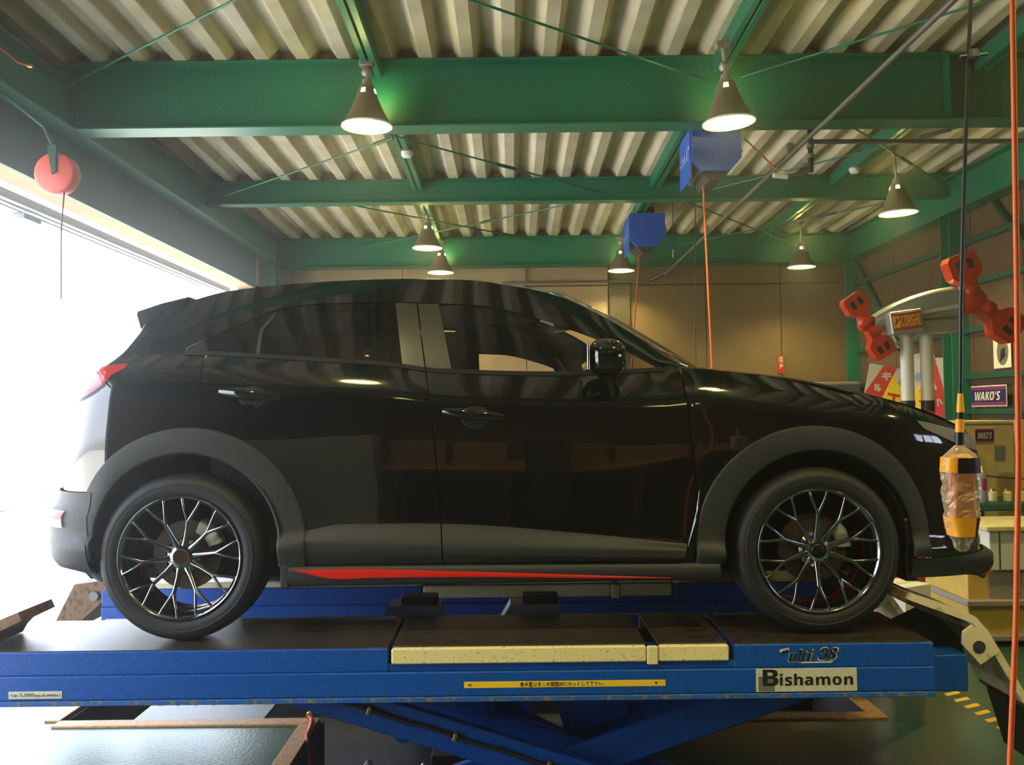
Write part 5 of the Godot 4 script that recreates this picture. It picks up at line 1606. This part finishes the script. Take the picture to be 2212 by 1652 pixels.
func build_right_side() -> void:
	var rwall := Basis(Vector3.UP, -PI / 2.0)
	wakos("navy and purple sign with cream italic lettering, on the boarded wall", P(XR - 0.085, 1.665, 8.6), 0.64, 0.2, rwall)
	var po := flat_sign("wall_poster", "white poster with a dark oval picture, above the navy sign", "poster", P(XR - 0.04, 2.07, 8.42), Vector2(0.3, 0.3), rwall, M.sign_cream)
	put(G.new().lathe([Vector2(0, 0.002), Vector2(0.09, 0.001), Vector2(0.1, 0)], Transform3D(Basis(Vector3.RIGHT, PI / 2.0) * Basis.from_scale(Vector3(1, 1, 1.25)), Vector3(0.01, 0.0, 0.004)), 24), "oval_picture", M.ink_grey, po)
	put(G.new().prism([Vector2(-0.03, -0.09), Vector2(0.06, -0.04), Vector2(0.05, 0.04), Vector2(-0.01, 0.02)], 0.005, 0.008), "dark_figure", M.ink, po)
	# red extinguisher sign on the back wall
	var es := flat_sign("fire_sign", "small red upright sign with white characters on the cream wall", "sign", P(3.58, 2.16, DB - 0.04), Vector2(0.08, 0.24), Basis(), M.sign_red)
	var eg := G.new()
	jp(eg, ["shou", "fire"], Vector3(-0.028, 0.03, 0.005), Vector2(0.056, 0.07), Vector3(0, -0.085, 0), Vector3.RIGHT, Vector3.UP, 0.008)
	put(eg, "writing", M.sign_cream, es)
	# grey cabinet below
	var gc := thing("metal_cabinet", "low grey metal cabinet against the cream wall", "cabinet", P(4.05, 0, 11.6))
	put(G.new().cbox(Vector3(0, 0.95, 0), Vector3(0.62, 1.9, 0.5), 0.01), "body", M.ledge_grey, gc)
	for s in [-1, 1]:
		var dr := put(G.new().cbox(Vector3(s * 0.15, 0.97, 0.256), Vector3(0.29, 1.8, 0.015), 0.005), "door", M.steel_grey, gc)
		put(G.new().cbox(Vector3(s * 0.03, 1.0, 0.27), Vector3(0.015, 0.1, 0.02), 0.004), "handle", M.chrome, dr)
	# banners
	var b1 := thing("sale_banner", "slanting red, yellow and white banner left of the white posts", "banner", P(4.1, 1.72, 9.8))
	b1.basis = Basis(Vector3.BACK, -0.22) * Basis(Vector3.UP, -0.2)
	banner_parts(b1, 0.56, 0.56, true)
	put(G.new().tube([Vector3(0.1, -1.9, -0.02), Vector3(0.1, 0.3, -0.02)], 0.012, 8), "pole", M.steel_grey, b1)
	var b2 := thing("sale_banner", "narrow red, yellow and white banner between post and green column", "banner", P(4.34, 1.75, 9.5))
	b2.basis = Basis(Vector3.UP, -0.6)
	banner_parts(b2, 0.36, 0.66, false)
	put(G.new().tube([Vector3(0.0, -1.74, -0.02), Vector3(0.0, 0.5, -0.02)], 0.012, 8), "pole", M.steel_grey, b2)
	var b3 := thing("blue_banner", "torn navy and white banner above the red and yellow ones", "banner", P(4.36, 2.02, 9.6))
	b3.basis = Basis(Vector3.UP, -0.5)
	put(G.new().prism([Vector2(-0.16, 0.1), Vector2(0.1, 0.14), Vector2(0.12, 0.02), Vector2(0.2, -0.2), Vector2(-0.05, -0.14), Vector2(-0.15, -0.18)], -0.004, 0.004), "cloth", M.banner_white, b3)
	put(G.new().prism([Vector2(-0.14, 0.02), Vector2(-0.07, 0.04), Vector2(-0.06, -0.12), Vector2(-0.12, -0.16)], 0.004, 0.007), "navy_print", M.banner_navy, b3)
	put(G.new().strokes("0838 0535 2818 0239", Vector3(0.0, -0.14, 0.006), Vector2(0.11, 0.18), Vector3.RIGHT, Vector3.UP, 0.02), "writing", M.banner_navy, b3)

	# bench along the right wall with cream cabinet and plywood board
	var cb := thing("cream_cabinet", "cream steel cabinet with a small navy sign, under the rail", "cabinet", P(4.02, 0, 7.9))
	put(G.new().cbox(Vector3(0, 0.72, 0), Vector3(0.42, 1.40, 0.5), 0.01), "body", M.cabinet_cream, cb)
	put(G.new().cbox(Vector3(0, 1.43, 0), Vector3(0.46, 0.03, 0.54), 0.008), "top", M.cabinet_cream, cb)
	put(G.new().cbox(Vector3(0.0, 0.8, 0.255), Vector3(0.38, 1.1, 0.015), 0.004), "door", M.cabinet_cream, cb)
	put(G.new().box(Vector3(0.07, 1.17, 0.266), Vector3(0.09, 0.13, 0.002)), "notice", M.bottle_grey, cb)
	wakos("small navy and purple sign stuck on the cream cabinet", P(3.96, 1.32, 7.63), 0.16, 0.13, Basis())
	var pb := thing("plywood_board", "orange brown plywood board leaning at the right edge", "board", P(4.24, 0.86, 7.12))
	put(G.new().cbox(Vector3(0, 0.3, 0), Vector3(0.6, 0.6, 0.02), 0.004, Basis(Vector3.RIGHT, -0.06)), "sheet", M.plywood, pb)
	put(G.new().cbox(Vector3(-0.295, 0.3, 0.014), Vector3(0.012, 0.6, 0.012), 0.002, Basis(Vector3.RIGHT, -0.06)), "edge_strip", M.cabinet_cream, pb)
	put(G.new().prism([Vector2(-0.02, 0.20), Vector2(0.12, 0.21), Vector2(0.16, 0.27), Vector2(0.04, 0.26), Vector2(-0.04, 0.25)], 0.035, 0.055), "green_hook", M.dark_green_steel, pb, "dark green hook")
	var wb := thing("work_bench", "dark steel work bench behind the wrapped switch", "bench", P(3.8, 0, 6.9))
	put(G.new().cbox(Vector3(0.15, 0.83, 0), Vector3(1.2, 0.05, 0.6), 0.008), "top", M.dark_green_steel, wb)
	for q in [[-0.4, -0.25], [0.7, -0.25], [-0.4, 0.25], [0.7, 0.25]]:
		put(G.new().cbox(Vector3(q[0], 0.405, q[1]), Vector3(0.05, 0.81, 0.05), 0.005), "leg", M.dark_green_steel, wb)
	put(G.new().cbox(Vector3(0.15, 0.45, 0), Vector3(1.1, 0.03, 0.5), 0.006), "shelf", M.black_case, wb)
	put(G.new().cbox(Vector3(0.32, 0.94, 0.2), Vector3(0.6, 0.035, 0.04), 0.006), "guard_rail", M.black_case, wb)
	var bt := thing("spray_bottle", "grey bottle with a dark red label and yellow nozzle on the bench", "bottle", P(3.46, 0.856, 6.72))
	put(G.new().lathe([Vector2(0, 0), Vector2(0.031, 0), Vector2(0.032, 0.01), Vector2(0.032, 0.2), Vector2(0.026, 0.215), Vector2(0.012, 0.222), Vector2(0, 0.222)], Transform3D(), 20), "body", M.bottle_grey, bt)
	put(G.new().lathe([Vector2(0.0325, 0.09), Vector2(0.0328, 0.1), Vector2(0.0328, 0.17), Vector2(0.0325, 0.175)], Transform3D(), 12, false, 0.2, 2.0), "label", M.wakos_purple, bt)
	put(G.new().lathe([Vector2(0.014, 0.22), Vector2(0.008, 0.24), Vector2(0.003, 0.27), Vector2(0, 0.27)], Transform3D(), 10), "nozzle", M.sign_yellow, bt)
	var bk := thing("grease_gun", "black lubricator gun standing next to the bottle", "tool", P(3.36, 0.856, 7.0))
	put(G.new().lathe([Vector2(0, 0), Vector2(0.05, 0), Vector2(0.05, 0.1), Vector2(0.035, 0.13), Vector2(0.03, 0.24), Vector2(0.04, 0.26), Vector2(0, 0.27)], Transform3D(), 16), "body", M.black_case, bk)
	put(G.new().tube([Vector3(0, 0.22, 0), Vector3(0.06, 0.24, 0.02), Vector3(0.3, 0.17, 0.03), Vector3(0.55, 0.15, 0.03)], 0.006, 6), "hose", M.hose_black, bk)
	for i in 3:
		var jr := thing("small_jar", ["small clear jar on the bench, nearest the bottle", "small clear jar in the middle of the bench", "small clear jar at the right of the bench"][i], "jar", P(3.58 + i * 0.11, 0.857, 6.8))
		put(G.new().lathe([Vector2(0, 0), Vector2(0.03, 0), Vector2(0.03, 0.06), Vector2(0.02, 0.075)], Transform3D(), 14), "body", M.cabinet_cream, jr)
		put(G.new().lathe([Vector2(0.021, 0.072), Vector2(0.021, 0.09), Vector2(0, 0.092)], Transform3D(), 14), "lid", M.brass, jr)
	# low units in front of the bench
	var wu := thing("white_unit", "long low white cabinet behind the front bumper", "cabinet", P(3.75, 0.5, 6.2))
	put(G.new().cbox(Vector3(0, 0.12, 0), Vector3(1.3, 0.26, 0.5), 0.01), "body", M.carton_white, wu)
	put(G.new().cbox(Vector3(0, 0.265, 0), Vector3(1.36, 0.035, 0.56), 0.008), "top", M.cabinet_cream, wu)
	put(G.new().box(Vector3(-0.585, 0.12, 0.252), Vector3(0.012, 0.24, 0.006)), "seam", M.chrome, wu)
	var yu := thing("yellow_unit", "stepped yellow base unit with grey ledges under the white cabinet", "cabinet", P(3.72, 0, 6.3))
	put(G.new().cbox(Vector3(0, 0.25, 0), Vector3(1.5, 0.46, 0.62), 0.01), "body", M.cabinet_yellow, yu)
	for y in [0.28, 0.055]:
		put(G.new().cbox(Vector3(0, y, 0.02), Vector3(1.56, 0.04, 0.68), 0.008), "ledge", M.ledge_grey, yu)
	put(G.new().box(Vector3(-0.5, 0.39, 0.312), Vector3(0.22, 0.16, 0.004)), "panel", M.ledge_grey, yu)
	var ca := thing("white_carton", "white carton behind the front tyre", "carton", P(2.46, 0.25, 5.8))
	put(G.new().cbox(Vector3(0, 0.1, 0), Vector3(0.24, 0.2, 0.24), 0.004, Basis(Vector3.UP, 0.5)), "box", M.carton_white, ca)
	put(G.new().box(Vector3(0, 0.201, 0), Vector3(0.24, 0.003, 0.05), Basis(Vector3.UP, 0.5)), "tape", M.label_cream, ca)
	var rc := thing("red_chest", "red tool chest under the white carton", "tool chest", P(2.52, 0, 5.8))
	put(G.new().cbox(Vector3(0, 0.13, 0), Vector3(0.5, 0.24, 0.36), 0.01), "body", M.chest_red, rc)
	put(G.new().cbox(Vector3(0, 0.15, 0.185), Vector3(0.3, 0.02, 0.02), 0.004), "handle", M.chrome, rc)

func banner_parts(t: Node3D, w: float, h: float, left: bool) -> void:
	var s := 1.0 if left else -1.0
	put(G.new().cbox(Vector3.ZERO, Vector3(w, h, 0.006), 0.001), "cloth", M.banner_white, t)
	put(G.new().prism([Vector2(s * -w * 0.5, -h * 0.5), Vector2(s * -w * 0.26, -h * 0.5), Vector2(s * w * 0.0, h * 0.5), Vector2(s * -w * 0.24, h * 0.5), Vector2(s * -w * 0.5, -h * 0.1)], 0.002, 0.006), "red_band", M.banner_red, t)
	put(G.new().prism([Vector2(s * -w * 0.26, -h * 0.5), Vector2(s * w * 0.5, -h * 0.5), Vector2(s * w * 0.5, h * 0.0), Vector2(s * w * 0.25, -h * 0.0), Vector2(s * -w * 0.04, h * 0.36)], 0.002, 0.0055), "yellow_field", M.banner_yellow, t)
	put(G.new().lathe([Vector2(0.0, 0.001), Vector2(w * 0.14, 0.0)], Transform3D(Basis(Vector3.RIGHT, PI / 2.0), Vector3(s * w * 0.2, h * 0.2, 0.0045)), 8), "blue_flower", M.banner_blue, t)
	var g := G.new()
	jp(g, ["ki", "ru", "ha"], Vector3(s * -w * 0.14 - w * 0.08, h * 0.22, 0.0075), Vector2(w * 0.15, h * 0.15), Vector3(s * -w * 0.11, -h * 0.25, 0), Vector3(1, 0.2, 0).normalized(), Vector3(-0.2, 1, 0).normalized(), w * 0.035)
	put(g, "white_writing", M.banner_white, t).set_meta("kind", "stuff")
	g = G.new()
	jp(g, ["e", "ne"], Vector3(s * w * 0.06 - w * 0.14, -h * 0.2, 0.0075), Vector2(w * 0.24, h * 0.2), Vector3(w * 0.24, -h * 0.1, 0), Vector3.RIGHT, Vector3.UP, w * 0.05)
	put(g, "red_writing", M.banner_red, t)

# ---------------------------------------------------------------- what the paint mirrors, behind the photographer
func build_behind() -> void:
	var t := thing("store_bench", "long low timber bench behind the photographer, mirrored in the doors", "bench", P(0.6, 0, -3.6))
	put(G.new().cbox(Vector3(0, 0.55, 0), Vector3(4.2, 0.06, 0.8), 0.008), "top", M.plywood, t)
	for x in [-2.0, -0.7, 0.8, 2.0]:
		put(G.new().cbox(Vector3(x, 0.26, 0.3), Vector3(0.08, 0.52, 0.08), 0.006), "leg", M.steel_brown, t)
		put(G.new().cbox(Vector3(x, 0.26, -0.3), Vector3(0.08, 0.52, 0.08), 0.006), "leg", M.steel_brown, t)
	var boxes := [[-1.1, 0.6, 0.4, "tall"], [-0.4, 0.62, 0.38, "wide"], [0.75, 0.6, 0.42, "square"], [1.4, 0.58, 0.36, "plain"], [2.0, 0.5, 0.3, "flat"]]
	for b in boxes:
		var c := thing("cardboard_box", "%s brown cardboard box on the bench behind the photographer" % b[3], "box", P(b[0], 0.58, -3.5))
		put(G.new().cbox(Vector3(0, b[2] / 2.0, 0), Vector3(b[1], b[2], 0.5), 0.006), "carton", M.cardboard, c)
		put(G.new().box(Vector3(0, b[2] + 0.001, 0), Vector3(b[1], 0.003, 0.06)), "tape", M.label_cream, c)
	var wc := thing("white_cabinet", "white cabinet behind the photographer by the door", "cabinet", P(-2.2, 0, -3.7))
	put(G.new().cbox(Vector3(0, 0.55, 0), Vector3(1.2, 1.1, 0.6), 0.01), "body", M.carton_white, wc)
	put(G.new().cbox(Vector3(0, 0.95, -0.305), Vector3(1.1, 0.2, 0.015), 0.004), "drawer", M.carton_white, wc)
	var k := thing("photographer_standin", "black block standing in for the photographer mirrored in the doors", "cabinet", P(0.36, 0.0, -2.8))  # dark block added for the mirrored outline of the photographer
	put(G.new().cbox(Vector3(0, 0.55, 0), Vector3(0.5, 1.1, 0.4), 0.01), "body", M.black_case, k)
	put(G.new().cbox(Vector3(0, 0.6, -0.205), Vector3(0.44, 0.9, 0.015), 0.004), "door", M.reel_dark, k)
